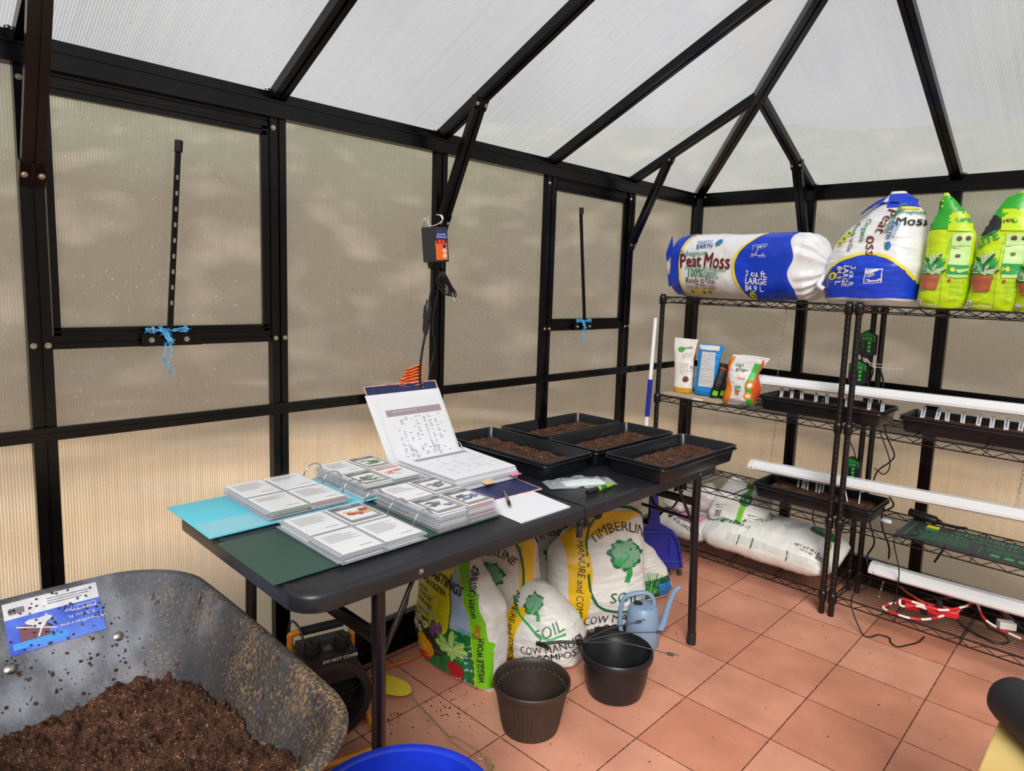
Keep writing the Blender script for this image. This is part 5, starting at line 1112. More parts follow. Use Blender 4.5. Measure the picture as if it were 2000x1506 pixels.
# ============================================================ WIRE RACKS
rk = M('black_epoxy_wire', (17, 15, 16), .32, spec=.5)
SH = [.098, .437, .862, 1.378]
def rack(x0, x1, label, heights=SH, y0=-.505, y1=-.165):
    r = empty('wire_rack', (0, 0, 0), label=label, cat='shelf rack', group='black wire shelving racks')
    for x in (x0, x1):
        for y in (y0, y1):
            mb = MB(); mb.tube([(x, y, .03), (x, y, 1.392)], .0125, rk, n=16)
            for k in range(52): z = .06+.0254*k; mb.lathe([(.0125, z), (.0131, z+.001), (.0131, z+.002), (.0125, z+.003)], rk, n=16, mtx=Matrix.Translation((x, y, 0)))
            p_ = mb.build('post', r, smooth=50)
            mb = MB(); mb.lathe([(.0125, .0), (.0128, .004), (.0128, .035), (.0125, .038)], rk, n=16, mtx=Matrix.Translation((x, y, 0))); mb.lathe([(0, 0), (.0118, 0), (.0125, .004), (.0125, .03)], MATS['black_rubber'], n=16, mtx=Matrix.Translation((x, y, 0))); mb.build('foot', p_, smooth=50)
    for zi, z in enumerate(heights):
        mb = MB(); xa, xb, ya, yb = x0+.004, x1-.004, y0+.004, y1-.004
        for zz, rr in ((z-.002, .0032), (z-.030, .0028)):
            for a, b in (((xa, ya), (xb, ya)), ((xa, yb), (xb, yb)), ((xa, ya), (xa, yb)), ((xb, ya), (xb, yb))): mb.tube([(*a, zz), (*b, zz)], rr, rk, n=6)
        def zig(a, b, n_):
            a = Vector(a); b = Vector(b); P_ = []
            for k in range(n_*2+1): p = a.lerp(b, k/(n_*2)); P_.append((p.x, p.y, z-.004 if k % 2 else z-.028))
            mb.tube(P_, .0022, rk, n=5)
        nz_ = round((x1-x0)/.085)
        zig((xa, ya-.003, 0), (xb, ya-.003, 0), nz_); zig((xa, yb+.003, 0), (xb, yb+.003, 0), nz_); zig((xa, ya, 0), (xa, yb, 0), 4); zig((xb, ya, 0), (xb, yb, 0), 4)
        nw = 15
        for k in range(nw): y = ya+(yb-ya)*(k+.5)/nw; mb.tube([(xa, y, z), (xb, y, z)], .0015, rk, n=5)
        for k in (1, 2, 3) if x1-x0 < 1 else (1, 2, 3, 4): x = xa+(xb-xa)*k/(4 if x1-x0 < 1 else 5); mb.tube([(x, ya, z-.004), (x, yb, z-.004)], .0028, rk, n=6); mb.tube([(x, ya, z-.028), (x, yb, z-.028)], .002, rk, n=5)
        s_ = mb.build('shelf', r, smooth=60)
        for x in (x0, x1):
            for y in (y0, y1):
                mb = MB(); mb.lathe([(.0131, z-.042), (.018, z-.038), (.0190, z-.006), (.0165, z+.006), (.0132, z+.008)], rk, n=16, mtx=Matrix.Translation((x, y, 0))); mb.build('collar', s_, smooth=50)
    return r
rack(.140, 1.066, 'left black wire rack with four shelves in the corner of the greenhouse')
rack(1.108, 2.33, 'right black wire rack carrying seed trays, the heat mat and grow lights')

# ---- peat bags on top
pbl = M('peat_blue', (20, 62, 200), .3, var=.12, vs=8, bump=.3, bs=26, bdist=.004); pyl = M('peat_yellow', (240, 220, 40), .35); maroon = M('print_maroon', (104, 26, 26), .4); pgr = M('print_leafgreen', (20, 128, 84), .4)
pw2 = M('peat_white', (232, 234, 238), .3, bump=.35, bs=24, bdist=.004)
def logo(P, x, y, s, rot=0, off=.0034):
    c, q = cos(rot), sin(rot); T = lambda a, b: (x+(a*c-b*q)*s, y+(a*q+b*c)*s)
    lb = M('print_sky_blue', (40, 120, 200), .4)
    P.text('MAJESTIC', *T(-.6, .32), .40*s, M('print_steel_blue', (90, 140, 190), .4), rot=rot, off=off); P.text('EARTH', *T(-.5, -.12), .58*s, M('print_deep_blue', (30, 84, 170), .4), rot=rot, off=off, bold=.03)
    P.blob(*T(1.02, .22), s*.36, lb, off-.0004, 2, 24, sx=1.15, sy=.8, rot=rot+.4); P.blob(*T(1.15, .12), s*.24, pgr, off, 2, 20, sx=1.2, sy=.6, rot=rot+.8); P.line([T(.86, .1), T(.8, -.25)], .05*s, pgr, off)
def d_peat1(P):
    lb_ = lambda q: .075+.045*(q/.15)**2*(1 if q > 0 else .5)
    P.strip(-.155, .155, .0, lb_, pbl, .0016, 30, 6); P.strip(-.155, .155, lambda q: lb_(q), lambda q: lb_(q)+.011, pyl, .0020, 30, 2)
    rb = lambda q: .385+.115*abs(q/.155)**2.2*(1 if q > 0 else .75)
    P.strip(-.155, .155, rb, lambda q: .655-.04*q+.01*sin(q*40), pbl, .0016, 34, 14); P.strip(-.155, .155, lambda q: rb(q)-.012, rb, pyl, .0020, 34, 2)
    logo(P, .235, .098, .048, rot=-.02)
    P.text('Sphagnum', .086, .062, .036, pgr, off=.0034, bold=.006, align='LEFT'); P.text('Peat Moss', .082, .020, .098, maroon, off=.0034, bold=.020, align='LEFT', sxx=.70)
    P.text('Musgo de turbera estagnácea', .110, -.016, .0235, pgr, off=.0034, bold=.004, align='LEFT', sxx=.85)
    P.text('100%', .170, -.042, .052, pgr, off=.0034, bold=.02, sxx=.85); P.text('Organic', .212, -.034, .029, pgr, off=.0034, align='LEFT', bold=.01); P.text('orgánico', .212, -.052, .029, pgr, off=.0034, align='LEFT', bold=.01)
    P.text('Ready to Use', .205, -.075, .038, maroon, off=.0034, bold=.015, sxx=.85); P.line([(.165, -.092), (.24, -.092)], .0018, maroon, .003)
    P.text('SUGGESTED USES', .205, -.106, .027, maroon, off=.0034, bold=.004, sxx=.85)
    for k in range(4):
        x = .150+.034*k; P.blob(x, -.128, .0145, M('print_canary', (236, 226, 40), .4), .0034, 2, 20)
        if k != 1: P.blob(x, -.130, lambda t: .008+.002*sin(5*t), pgr, .0040, 1, 14)
        P.line([(x, -.138), (x, -.118)], .002, gdk, .0042, n=1)
    P.barcode(.50, .072, .066, .05, pwh, seed=8); P.line([(.462, .042), (.538, .042), (.538, .102), (.462, .102)], .0016, pwh, .003, closed=True, n=1)
    for k, t in enumerate(('3 cu. ft.', 'LARGE', '84.9 L')): P.text(t, .440, -.040-.031*k, .038, pwh, off=.0034, bold=.025, align='LEFT', sxx=.95)
    P.blob(.478, -.132, .0165, MATS['print_canary'], .0034, 2, 20); P.blob(.478, -.132, .009, gdk, .0040, 1, 8, sx=1.4); P.blob(.478, -.132, .004, MATS['print_canary'], .0045, 1, 8)
bag_p1 = Bag(.80, [(0, .10), (.012, .13), (.03, .150), (.12, .160), (.5, .160), (.80, .157), (.87, .150), (.92, .128), (.95, .085), (.975, .04), (1, .03)], [(0, .09), (.012, .12), (.03, .14), (.12, .150), (.5, .155), (.80, .15), (.87, .13), (.92, .10), (.95, .06), (.975, .03), (1, .02)], n=3.0, crumple=.009, freq=9, seed=21, lying=True, pleat=.010)
r = sack('peat_moss_bag', bag_p1, Matrix.Translation((.135, -.335, 1.379+.160)) @ LIE, 'full white and blue peat moss bale lying on top of the left rack', cat='bag', base=pw2, draw=d_peat1)
mb = MB()
def flap(u, v): t = v; a = (u-.5); return Vector((-.012-.035*t+.01*sin(u*9), -.335+(-.15+.05*t) + .28*u*(1-t*.2)*.5, 1.60-.10*t-.20*t*t*.3+.04*sin(u*3)))
for k, (m, pts) in enumerate(((pbl, [(.150, -.47, 1.69), (.118, -.47, 1.60), (.122, -.465, 1.56), (.165, -.475, 1.60)]), (pw2, [(.124, -.462, 1.56), (.118, -.458, 1.545), (.138, -.462, 1.49), (.150, -.470, 1.54)]), (pbl, [(.150, -.47, 1.55), (.13, -.46, 1.49), (.135, -.45, 1.43), (.17, -.46, 1.44)]))):
    f_, n_ = quadslab(mb, *pts, .003, m)
mb.build('folded_end', r, world=True)
mb = MB(); mb.tube([(.895, -.335+.026*cos(t), 1.539+.03*sin(t)) for t in [2*pi*k/16 for k in range(17)]], .006, M('peat_white_shade', (214, 216, 222), .35), n=8)
mb.grid(lambda u, v: Vector((.895+.035*v+.004*sin(u*25), -.335+(.02+.05*v)*cos(2*pi*u), 1.539+(.02+.065*v)*sin(2*pi*u)+.008*sin(2*pi*u*5))), 60, 10, pw2, wrap=True)
mb.tube(spline([(.900, -.36, 1.53), (.915, -.41, 1.50), (.905, -.44, 1.46), (.93, -.44, 1.44)], 6), [.006]*6+[.012]*13, pw2, n=8); mb.build('tied_end', r, smooth=60, world=True)
def d_peat2(P):
    ct = lambda p: .205-.55*(p/.195)**2*.16-.02*(p < 0)*0
    P.strip(0.01, 1, lambda t: 0, lambda t: 0, pbl, ny=1, nx=1) if False else None
    def dome(q0): # half width of the blue dome at height q
        return .19*math.sqrt(max(0.001, (.212-q0)/.115))
    P.strip(.03, .2119, lambda q: -min(.21, dome(q))-.01, lambda q: min(.21, dome(q))-.01, pbl, .0016, 34, 22)
    P.line([(x-.01, .212-.115*(x/.19)**2+.004) for x in [(-.19+.38*k/24) for k in range(25)]], .012, pyl, .0022, n=1)
    for k, t in enumerate(('3 cu. ft.', 'LARGE', '84.9 L')): P.text(t, -.060-.026*k, .118, .030, pwh, rot=-pi/2, off=.0034, bold=.025)
    P.blob(-.137, .118, .0155, MATS['print_canary'], .0034, 2, 20); P.blob(-.137, .118, .008, gdk, .0040, 1, 8)
    P.rect(-.008, .092, .062, .152, pwh, .0030); P.rect(-.004, .096, .058, .148, pbl, .0034); P.barcode(.027, .122, .050, .045, pwh, off=.0040, seed=4)
    P.text('oss', .000, .290, .066, maroon, rot=-pi/2, off=.0034, bold=.010, align='LEFT'); 
    P.text('Peat', .045, .345, .060, maroon, rot=-pi/2-.3, off=.0034, bold=.01)
    P.text('Sphagnum', .075, .36, .034, pgr, rot=-pi/2-.3, off=.0034); P.text('Organic', -.03, .31, .030, pgr, rot=-pi/2-.2, off=.0034, bold=.01); P.text('Ready to Use', -.075, .285, .024, pbk, rot=-pi/2-.2, off=.0034, bold=.01)
    logo(P, .07, .285, .04, rot=-pi/2-.3)
    for k in range(3): x, y = -.125+.018*k, .262+.022*k; P.blob(x, y, .0125, MATS['print_canary'], .0034, 2, 18); P.blob(x, y, .006, pgr, .0040, 1, 10)
    P.text('Moss', .135, .345, .05, pbk, off=.0034, bold=.02, rot=.1); P.text('Sphagnum', .125, .385, .024, pgr, off=.0034)
    P.strip(.405, .47, lambda q: .03, lambda q: .15, pbl, .0018, 8, 10); P.strip(.396, .407, .085, .15, pyl, .0024, 2, 8)
bag_p2 = Bag(.485, [(0, .165), (.05, .19), (.3, .198), (.52, .185), (.66, .155), (.78, .12), (.9, .075), (1, .03)], [(0, .12), (.05, .15), (.3, .16), (.6, .12), (.8, .07), (1, .015)], cx=[(0, 0), (.4, 0), (.6, .018), (.8, .055), (.92, .07), (1, .06)], n=2.5, crumple=.011, freq=8, seed=25)
r = sack('peat_moss_bag', bag_p2, tz(1.108, -.335, 1.380, radians(3)), 'opened peat moss bale standing upright with a blue folded top, across both racks', cat='bag', base=pw2, draw=d_peat2)
mb = MB()
def crown(u, v): a = 2*pi*u; w = 1-.35*v; return Vector((1.165+(.062*cos(a)-.03*v)*w+.012*noise.noise(Vector((u*8, v*3, 0))), -.335+(.045*sin(a))*w, 1.80+.065*v*(.6+.4*cos(a-.4))+.018*noise.noise(Vector((u*6, v*4, 2)))))
mb.grid(crown, 48, 12, pbl, wrap=True); mb.grid(lambda u, v: Vector((1.03+.16*u, -.40+.02*sin(v*3)+.05*v, 1.765+.085*sin(pi*.5*u+.2)-.07*(1-v)*(.3+u*.3)+.008*noise.noise(Vector((u*9, v*9, 1))))), 24, 10, pbl)
mb.build('folded_top', r, smooth=180, world=True)
# ---- lime potting mix bags
plime = M('mix_lime', (190, 222, 20), .32, var=.06, vs=9, bump=.35, bs=26, bdist=.004); pgreen2 = M('mix_green', (44, 166, 40), .34, var=.1, vs=14, bump=.3, bs=26, bdist=.004); palel = M('mix_pale', (192, 228, 150), .35)
terr = M('print_terracotta', (176, 96, 66), .45, var=.12, vs=30)
def plantpic(P, x, y, s):
    P.strip(y-.6*s, y, lambda q: x-.30*s-.12*s*(q-y+.6*s)/(.6*s), lambda q: x+.30*s+.12*s*(q-y+.6*s)/(.6*s), terr, .0030, 8, 6); P.line([(x-.44*s, y-.02*s), (x+.44*s, y-.02*s)], .1*s, terr, .0034)
    r = random.Random(6)
    for k in range(34): a = r.uniform(-.2, pi+.2); d = r.uniform(.1, .95)*s; P.blob(x+.55*d*cos(a), y+.15*s+.95*d*abs(sin(a)), .17*s, (gdk, gmd, M('print_variegated', (190, 220, 180), .4), MATS['print_variegated'])[k % 4], .0036+.00004*k, 1, 12, sx=1.3, sy=.42, rot=a)
def d_lime(P, w=.07, H=.45, big=True, wtxt='LIFE'):
    plantpic(P, -w*.52, .125 if big else .06, .085 if big else .05)
    P.strip(H*.68, H*.985, -w*1.0, w*1.0, pgreen2, .0016, 12, 8); P.strip(H*.66, H*.84, -w*.05, w*.9, plime, .0020, 8, 6)
    P.strip(H*.27, H*.64, w*.18, w*.95, palel, .0016, 12, 6); P.strip(H*.30, H*.38, w*.18, w*.95, gmd, .0022, 4, 6); P.blob(w*.38, H*.34, .008, MATS['print_canary'], .003, 1, 12)
    for k, (a, b) in enumerate(((.45, .6), (.78, .6), (.5, .46))): P.blob(w*a, H*b, .0085, M('print_umber', (98, 62, 40), .5), .0030, 1, 14)
    P.lines(w*.2, w*.9, H*.54, 2, .006, gdk, .0014, .003, 7); P.lines(w*.3, w*.9, H*.24, 9, .009, gmd, .0011, .003, 9)
    P.text(wtxt, w*.55, H*.76, .03, gmd, off=.003, bold=.02); P.blob(w*.30, H*.245, .0065, M('print_brick', (170, 60, 40), .5), .003, 1, 4)
    P.text('8', -w*.82, .022, .036, pwh, off=.003, bold=.03); P.text('QUARTS', -w*.42, .016, .016, pwh, off=.003, bold=.01)
    P.line([(-w*.02, .01), (-w*.0, H*.35), (w*.12, H*.6)], .0012, gmd, .0030, n=6)
bag_g1 = Bag(.455, [(0, .078), (.06, .086), (.35, .088), (.6, .084), (.78, .062), (.9, .032), (1, .008)], [(0, .05), (.08, .062), (.35, .06), (.6, .045), (.8, .02), (1, .005)], cx=[(0, 0), (.5, .01), (.8, .005), (1, -.025)], n=2.5, crumple=.007, freq=12, seed=31)
sack('potting_mix_bag', bag_g1, tz(1.385, -.400, 1.380, radians(8)), 'lime green potting mix bag with a pointed top, beside the peat bale', cat='bag', group=None, base=plime, draw=lambda P: d_lime(P, .082))
bag_g2 = Bag(.455, [(0, .078), (.06, .088), (.35, .094), (.6, .092), (.75, .070), (.88, .045), (.96, .03), (1, .02)], [(0, .05), (.08, .062), (.35, .06), (.6, .045), (.8, .02), (1, .005)], cx=[(0, 0), (.5, .015), (.8, .03), (.93, .035), (1, .07)], n=2.5, crumple=.008, freq=12, seed=34)
def d_l2(P):
    d_lime(P, .088, wtxt=''); P.blob(-.045, .315, .045, pbk, .0024, 3, 24, sx=1, sy=.8, rot=.6); P.text('LITE', -.045, .262, .042, gmd, rot=.55, off=.0034, bold=.03, shear=.1); P.text('MIX', .02, .33, .022, pbk, off=.0034, rot=.2)
sack('potting_mix_bag', bag_g2, tz(1.562, -.400, 1.380, radians(8)), 'lime green potting mix bag with black oval and twisted top, second from the left', cat='bag', base=plime, draw=d_l2)
bag_g3 = Bag(.23, [(0, .07), (.1, .078), (.5, .082), (.8, .07), (1, .04)], [(0, .05), (.1, .06), (.6, .06), (.9, .045), (1, .01)], n=2.4, crumple=.009, freq=12, seed=37)
sack('potting_mix_bag', bag_g3, tz(1.700, -.405, 1.380, radians(8)), 'short rolled down lime green bag at the right end of the top shelf', cat='bag', base=plime, draw=lambda P: (plantpic(P, -.04, .105, .07), P.text('8', -.062, .02, .034, pwh, off=.003, bold=.03), P.text('QUARTS', -.03, .016, .015, pwh, off=.003), P.strip(.17, .215, -.05, .06, pgreen2, .0016, 6, 8)))

# ============================================================ SHELF CONTENTS
blk = M('black_cable', (22, 22, 24), .45)
# ---- bottom shelf sacks
fw = M('fert_white', (232, 232, 228), .38, var=.04, vs=10, bump=.35, bs=34, bdist=.003)
def d_1313(P):
    P.text('13-13-13', .245, .035, .078, gdk, rot=.9, off=.0034, bold=.02, sxx=.9); P.text('ALL-PURPOSE', .300, .06, .030, gdk, rot=.9, off=.0034, sxx=.85); P.text('PLANT FOOD', .325, .052, .022, gdk, rot=.9, off=.0034)
    P.text('sta-green', .12, -.055, .046, gdk, rot=-.12, off=.0034, bold=.02); P.text('13-13', .225, -.075, .028, gdk, rot=-.12, off=.0034)
    P.lines(.35, .43, .060, 3, .009, pbk, .0014, .003, 2, rot=.9); P.lines(.39, .50, .015, 6, .008, pbk, .0012, .003, 3, rot=.9)
    P.blob(.555, .065, lambda t: .056*(1+.14*cos(t)), gdk, .0030, 3, 28, sx=1.15, sy=.72, rot=-.2); P.text('PLANT', .555, .062, .022, pwh, off=.0036, rot=-.2); P.line([(.54, .075), (.575, .070)], .003, pwh, .0036)
    P.line([(.59, .03), (.605, .0), (.612, -.03)], .026, glime, .0026, n=4)
    P.text('NET WT 40 LB', .545, -.085, .019, pbk, off=.0034, rot=-.1); P.text('(18.14 kg)', .55, -.103, .015, pbk, off=.0034, rot=-.1); P.barcode(.615, -.108, .035, .022, pbk, seed=5)
    for k in range(66):
        x = .17+.0068*k; P.line([(x, -.132), (x+.0015, -.156)], .0012, M('print_grey_small', (140, 140, 140), .5), .0024, n=1)
    for x in (.225, .30, .47): P.line([(x, -.128), (x+.002, -.160)], .006, gdk, .0028, n=1)
bag_13 = Bag(.67, [(0, .10), (.03, .135), (.1, .160), (.5, .165), (.9, .160), (.97, .135), (1, .11)], [(0, .015), (.04, .045), (.15, .075), (.5, .082), (.85, .075), (.96, .04), (1, .012)], n=2.4, crumple=.008, freq=9, seed=41, lying=True)
sack('fertilizer_bag', bag_13, Matrix.Translation((.415, -.345, .208)) @ Matrix.Rotation(radians(15), 4, 'X') @ FLAT, 'large white granular fertilizer sack with 13-13-13 print lying on the bottom shelf', cat='bag', base=fw, draw=d_1313)
bag_40 = Bag(.31, [(0, .11), (.05, .145), (.3, .16), (.8, .155), (1, .12)], [(0, .02), (.08, .05), (.4, .062), (.85, .05), (1, .015)], n=2.6, crumple=.008, freq=10, seed=43, lying=True)
gl_w = M('greyish_white_bag', (216, 214, 210), .45, bump=.35, bs=34, bdist=.003)
def d_40(P):
    P.blob(.075, -.095, .016, pbk, .003, 2, 20); P.line([(.064, -.093), (.086, -.093)], .0022, pwh, .0036, n=1); P.text('40 LB. GARDENLINE', .105, -.118, .023, pbk, rot=-.18, off=.0032, bold=.012, align='LEFT', sxx=.9)
sack('garden_lime_bag', bag_40, Matrix.Translation((.155, -.345, .182)) @ Matrix.Rotation(radians(12), 4, 'X') @ FLAT, 'greyish white flat bag at the left end of the bottom shelf', cat='bag', base=gl_w, draw=d_40)
bag_st = Bag(.25, [(0, .12), (.08, .138), (.6, .14), (.9, .128), (1, .11)], [(0, .015), (.1, .045), (.5, .055), (.85, .03), (1, .008)], n=2.6, crumple=.008, freq=10, seed=45)
def d_st(P):
    P.strip(.0, .25, lambda q: .02-.10*(q-.12)-.012, lambda q: .02-.10*(q-.12)+.014, glime, .0022, 20, 3); P.blob(.018, .15, .036, gdk, .0028, 3, 24, sx=.8, sy=1.15, rot=.1); P.text('PLANT', .018, .15, .016, pwh, off=.0034, rot=.1)
    P.blob(.0, .235, .02, gdk, .0028, 2, 16); P.lines(.06, .12, .08, 3, .012, pbk, .002, .003, 4, rot=.3); P.lines(-.11, -.05, .07, 2, .012, pbk, .002, .003, 6, rot=.3); P.barcode(-.085, .035, .03, .03, pbk, seed=9, rot=.2)
sack('fertilizer_bag', bag_st, tz(.555, -.395, .225, radians(14), lean=radians(-38), tilt=radians(14)), 'folded white bag with a green ribbon print resting on the large fertilizer sack', cat='bag', base=fw, draw=d_st)
def lump(name, c, sx_, sy_, sz_, m, label, cat, seed, zc=0):
    mb = MB(); sd = Vector((seed*3.1, seed, 0))
    def f(u, v):
        a = 2*pi*u; b = pi*(v-.5); p = Vector((cos(a)*cos(b), sin(a)*cos(b), sin(b))); k = 1+.28*noise.noise(p*1.6+sd)+.14*abs(noise.noise(p*5+sd))+.06*noise.noise(p*13+sd)
        return Vector((c[0]+p.x*k*sx_, c[1]+p.y*k*sy_, max(zc, c[2]+p.z*k*sz_)))
    mb.grid(f, 60, 36, m, wrap=True); return tag(mb.build(name, smooth=180), label, cat)
lump('crumpled_bag', (.235, -.355, .272), .095, .09, .052, M('cloudy_plastic', (196, 190, 184), .3, bump=.5, bs=40, bdist=.004), 'crumpled cloudy plastic bag on top of the greyish bag', 'plastic bag', 2)
lump('crumpled_bag', (.345, -.30, .305), .085, .07, .075, M('clear_crinkle', (214, 212, 208), .22, bump=.5, bs=50, bdist=.004), 'taller crumpled pale bag beside the green ribbon bag', 'plastic bag', 5)
mb = MB(); mb.bbox((.285, -.47, .222), (.40, -.36, .236), M('pink_packet', (216, 150, 186), .4), .004, Matrix.Rotation(0, 4, 'Z')); tag(mb.build('pink_packet'), 'pink packet peeking out between the bags on the bottom shelf', 'packet')

# ---- seed trays on the racks
tray((.940, -.318, SH[2]+.002), 0, .56, .262, 'seed tray with white tags on the middle shelf, spanning both racks', soil=(.93, .9), rows=0, seed=11, sz=.050)
tray((1.560, -.318, SH[2]+.002), 0, .56, .262, 'seed tray with white tags on the middle shelf, at the right edge of the photo', soil=(.93, .9), rows=0, seed=12, sz=.050)
tray((.950, -.335, SH[1]+.002), 0, .555, .262, 'seed tray on the second lowest shelf with narrow white stakes', soil=(.93, .9), rows=0, seed=13, sz=.036)
tagm = M('tag_white', (236, 240, 244), .45); tink = M('tag_ink', (40, 60, 110), .6)
def ptag(x, y, z0, h, w, rz, tilt, label, group, seed, write=True):
    mb = MB(); m_ = Matrix.Translation((x, y, z0)) @ Matrix.Rotation(rz, 4, 'Z') @ Matrix.Rotation(tilt, 4, 'Y')
    mb.box((-w/2, -.0006, 0), (w/2, .0006, h), tagm, m_)
    if write:
        r = random.Random(seed)
        for k in range(5): z = h*.42+k*h*.1; mb.box((-w*.18, -.0013, z), (w*.2*r.uniform(.3, 1), -.0007, z+.0022), tink, m_); mb.box((-w*.18+r.uniform(0, w*.3), -.0013, z), (-w*.18+w*.12+r.uniform(0, w*.2), -.0007, z+.005), tink, m_)
    return tag(mb.build('plant_tag'), label, 'plant tag', group)
ordn = ['first', 'second', 'third', 'fourth', 'fifth', 'sixth', 'seventh', 'eighth', 'ninth', 'tenth', 'eleventh']
for k, x in enumerate((.735, .787, .836, .902, .955, 1.04, 1.135, 1.190)):
    ptag(x, -.345, .900, .064, .0150, .08, radians((3, 1, -1, 0, -4, 2, 1, 0)[k]), 'handwritten white plant tag, %s from the left in the middle shelf tray spanning the racks' % ordn[k], 'plant tags in the middle shelf trays', k)
for k, x in enumerate((1.345, 1.398, 1.438, 1.492, 1.545, 1.592, 1.640, 1.685)):
    ptag(x, -.345, .900, .066, .0165, .08, radians((6, 9, 0, 2, 5, 2, 1, 3)[k]), 'handwritten white plant tag, %s from the left in the right middle shelf tray' % ordn[k], 'plant tags in the middle shelf trays', 20+k)
for k, (x, y, h, w, tl) in enumerate(((.835, -.30, .066, .008, 4), (.856, -.30, .070, .008, 4), (.868, -.305, .085, .008, 3), (.886, -.31, .060, .008, 0), (.918, -.29, .090, .005, 0), (.925, -.305, .068, .008, 4), (.942, -.315, .060, .008, 6), (.950, -.295, .080, .008, 5), (.990, -.31, .086, .004, 0), (1.085, -.34, .085, .005, -14), (1.13, -.34, .095, .005, 2))):
    ptag(x, y, SH[1]+.033, h, w, .5, radians(tl), 'narrow white plant stake, %s from the left in the lower shelf tray' % ordn[k], 'stakes in the lower shelf tray', k, False)
# sprouts
mb = MB(); spm = M('sprout_green', (150, 176, 84), .6)
for x, y in ((.935, -.35), (.958, -.345)):
    mb.tube([(x, y, .905), (x+.002, y, .925), (x+.001, y, .938)], .0009, spm, n=5); mb.bbox((x-.004, y-.001, .937), (x+.005, y+.001, .939), spm, .0005)
tag(mb.build('seedling_sprouts'), 'tiny pale sprouts in the soil of the tray on the middle shelf', 'seedling', kind='stuff')

# ---- grow lights
lw = M('fixture_white', (238, 240, 244), .3); lwc = M('fixture_cap_white', (228, 230, 234), .4); lens = M('lens_white', (240, 244, 250), .25)
def chain(mb, a, b, m=steel):
    a = Vector(a); b = Vector(b); d = b-a; L_ = d.length; n_ = max(2, int(L_/.017)); q = d.to_track_quat('Z', 'Y').to_matrix().to_4x4()
    for k in range(n_):
        c = a+d*((k+.5)/n_); mt = Matrix.Translation(c) @ q @ Matrix.Rotation(pi/2*(k % 2), 4, 'Z')
        mb.tube([mt @ Vector((.0042*cos(t), 0, .0115*sin(t))) for t in [2*pi*j/10 for j in range(11)]], .0010, m, n=5, cap=False)
def grow_light(x0, z0, z1, label, hang, y=-.33, ltop=None):
    r = empty('grow_light', (x0, y, z0), label=label, cat='light fixture', group=None); r.rotation_euler = (0, -math.atan2(z1-z0, 1.12), 0)
    pr = [(-.046, -.018), (-.050, -.014), (-.050, -.002), (-.020, .016), (-.018, .020), (.018, .020), (.020, .016), (.050, -.002), (.050, -.014), (.046, -.018)]
    mb = MB(); loft(mb, [[(x, a, b) for a, b in pr] for x in (.028, 1.19)], lw); mb.build('housing', r, smooth=20)
    pc = [(a*1.04, b*1.05) for a, b in pr]
    for xa, xb in ((0, .030), (1.188, 1.218)):
        mb = MB(); loft(mb, [[(x, a*(.92 if i in (0, ) and xa == 0 else 1), b) for a, b in pc] for i, x in enumerate((xa, xa+.004, xb))], lwc); mb.box((xb-.006, -.0535, -.010), (xb-.002, -.049, -.006), pbk); mb.build('end_cap', r, smooth=20)
    mb = MB(); mb.bbox((.03, -.042, -.024), (1.188, .042, -.0175), lens, .004); mb.build('diffuser', r)
    for hx in hang:
        mb = MB(); top = ltop-z0; ax = hx; mb.tube([(ax-.008, 0, .018), (ax, 0, .045), (ax+.008, 0, .018)], .0009, steel, n=5); chain(mb, (ax+.02, 0, top), (ax, 0, .045)); mb.tube([(ax+.02+.004*cos(t), 0, top+.004+.008*sin(t)) for t in [2*pi*j/10 for j in range(11)]], .0011, rk, n=5); mb.build('chain', r, smooth=60)
    return r
grow_light(.605, .990, 1.004, 'long white grow light bar hanging from a chain above the middle shelf trays', (.10, 1.1), ltop=SH[3]-.040)
grow_light(.605, .560, .596, 'long white grow light bar hanging above the second lowest shelf', (.10, 1.1), ltop=SH[2]-.040)
grow_light(1.205, .214, .236, 'lowest white grow light bar, hanging under the heat mat shelf', (.075, 1.1), ltop=SH[1]-.040)
mb = MB(); chain(mb, (1.272, -.375, .175), (1.262, -.385, .108)); tag(mb.build('spare_chain', smooth=60), 'short loose end of steel chain hanging below the lowest light bar', 'chain')

# ---- packets on the middle shelf of the left rack
mb = MB(); mb.bbox((0, -.13, 0), (.335, .055, .012), M('cardboard_sheet', (186, 166, 142), .7, var=.08, vs=8), .002, Matrix.Translation((.165, -.36, SH[2]+.0025)) @ Matrix.Rotation(-.06, 4, 'Z')); mb.box((.19, -.1315, .001), (.25, -.1295, .011), pwh, Matrix.Translation((.165, -.36, SH[2]+.0025)) @ Matrix.Rotation(-.06, 4, 'Z'))
tag(mb.build('cardboard_sheet'), 'tan cardboard sheet lying under the packets on the middle shelf', 'cardboard')
zc = SH[2]+.0155
cream = M('packet_cream', (222, 212, 186), .5, bump=.3, bs=50, bdist=.002)
def d_cr(P):
    P.strip(.0, .028, -.06, .06, M('packet_gold', (224, 172, 34), .4), .0016, 3, 8); P.blob(-.022, .225, .016, MATS['print_mid_green'], .0026, 2, 16, sx=1.2, sy=.75); P.text('SUMMER', .012, .235, .014, pbk, off=.003, rot=.25)
    P.lines(-.015, .04, .20, 3, .01, pbk, .0012, .003, 3, rot=.3); P.lines(-.02, .025, .15, 6, .009, pbk, .0010, .003, 8, rot=.1); P.blob(.018, .075, .017, MATS['print_umber'], .0026, 2, 6)
    P.rect(.035, .12, .048, .15, pwh, .0026); P.text('L', .0415, .135, .02, pbk, off=.0032, bold=.03)
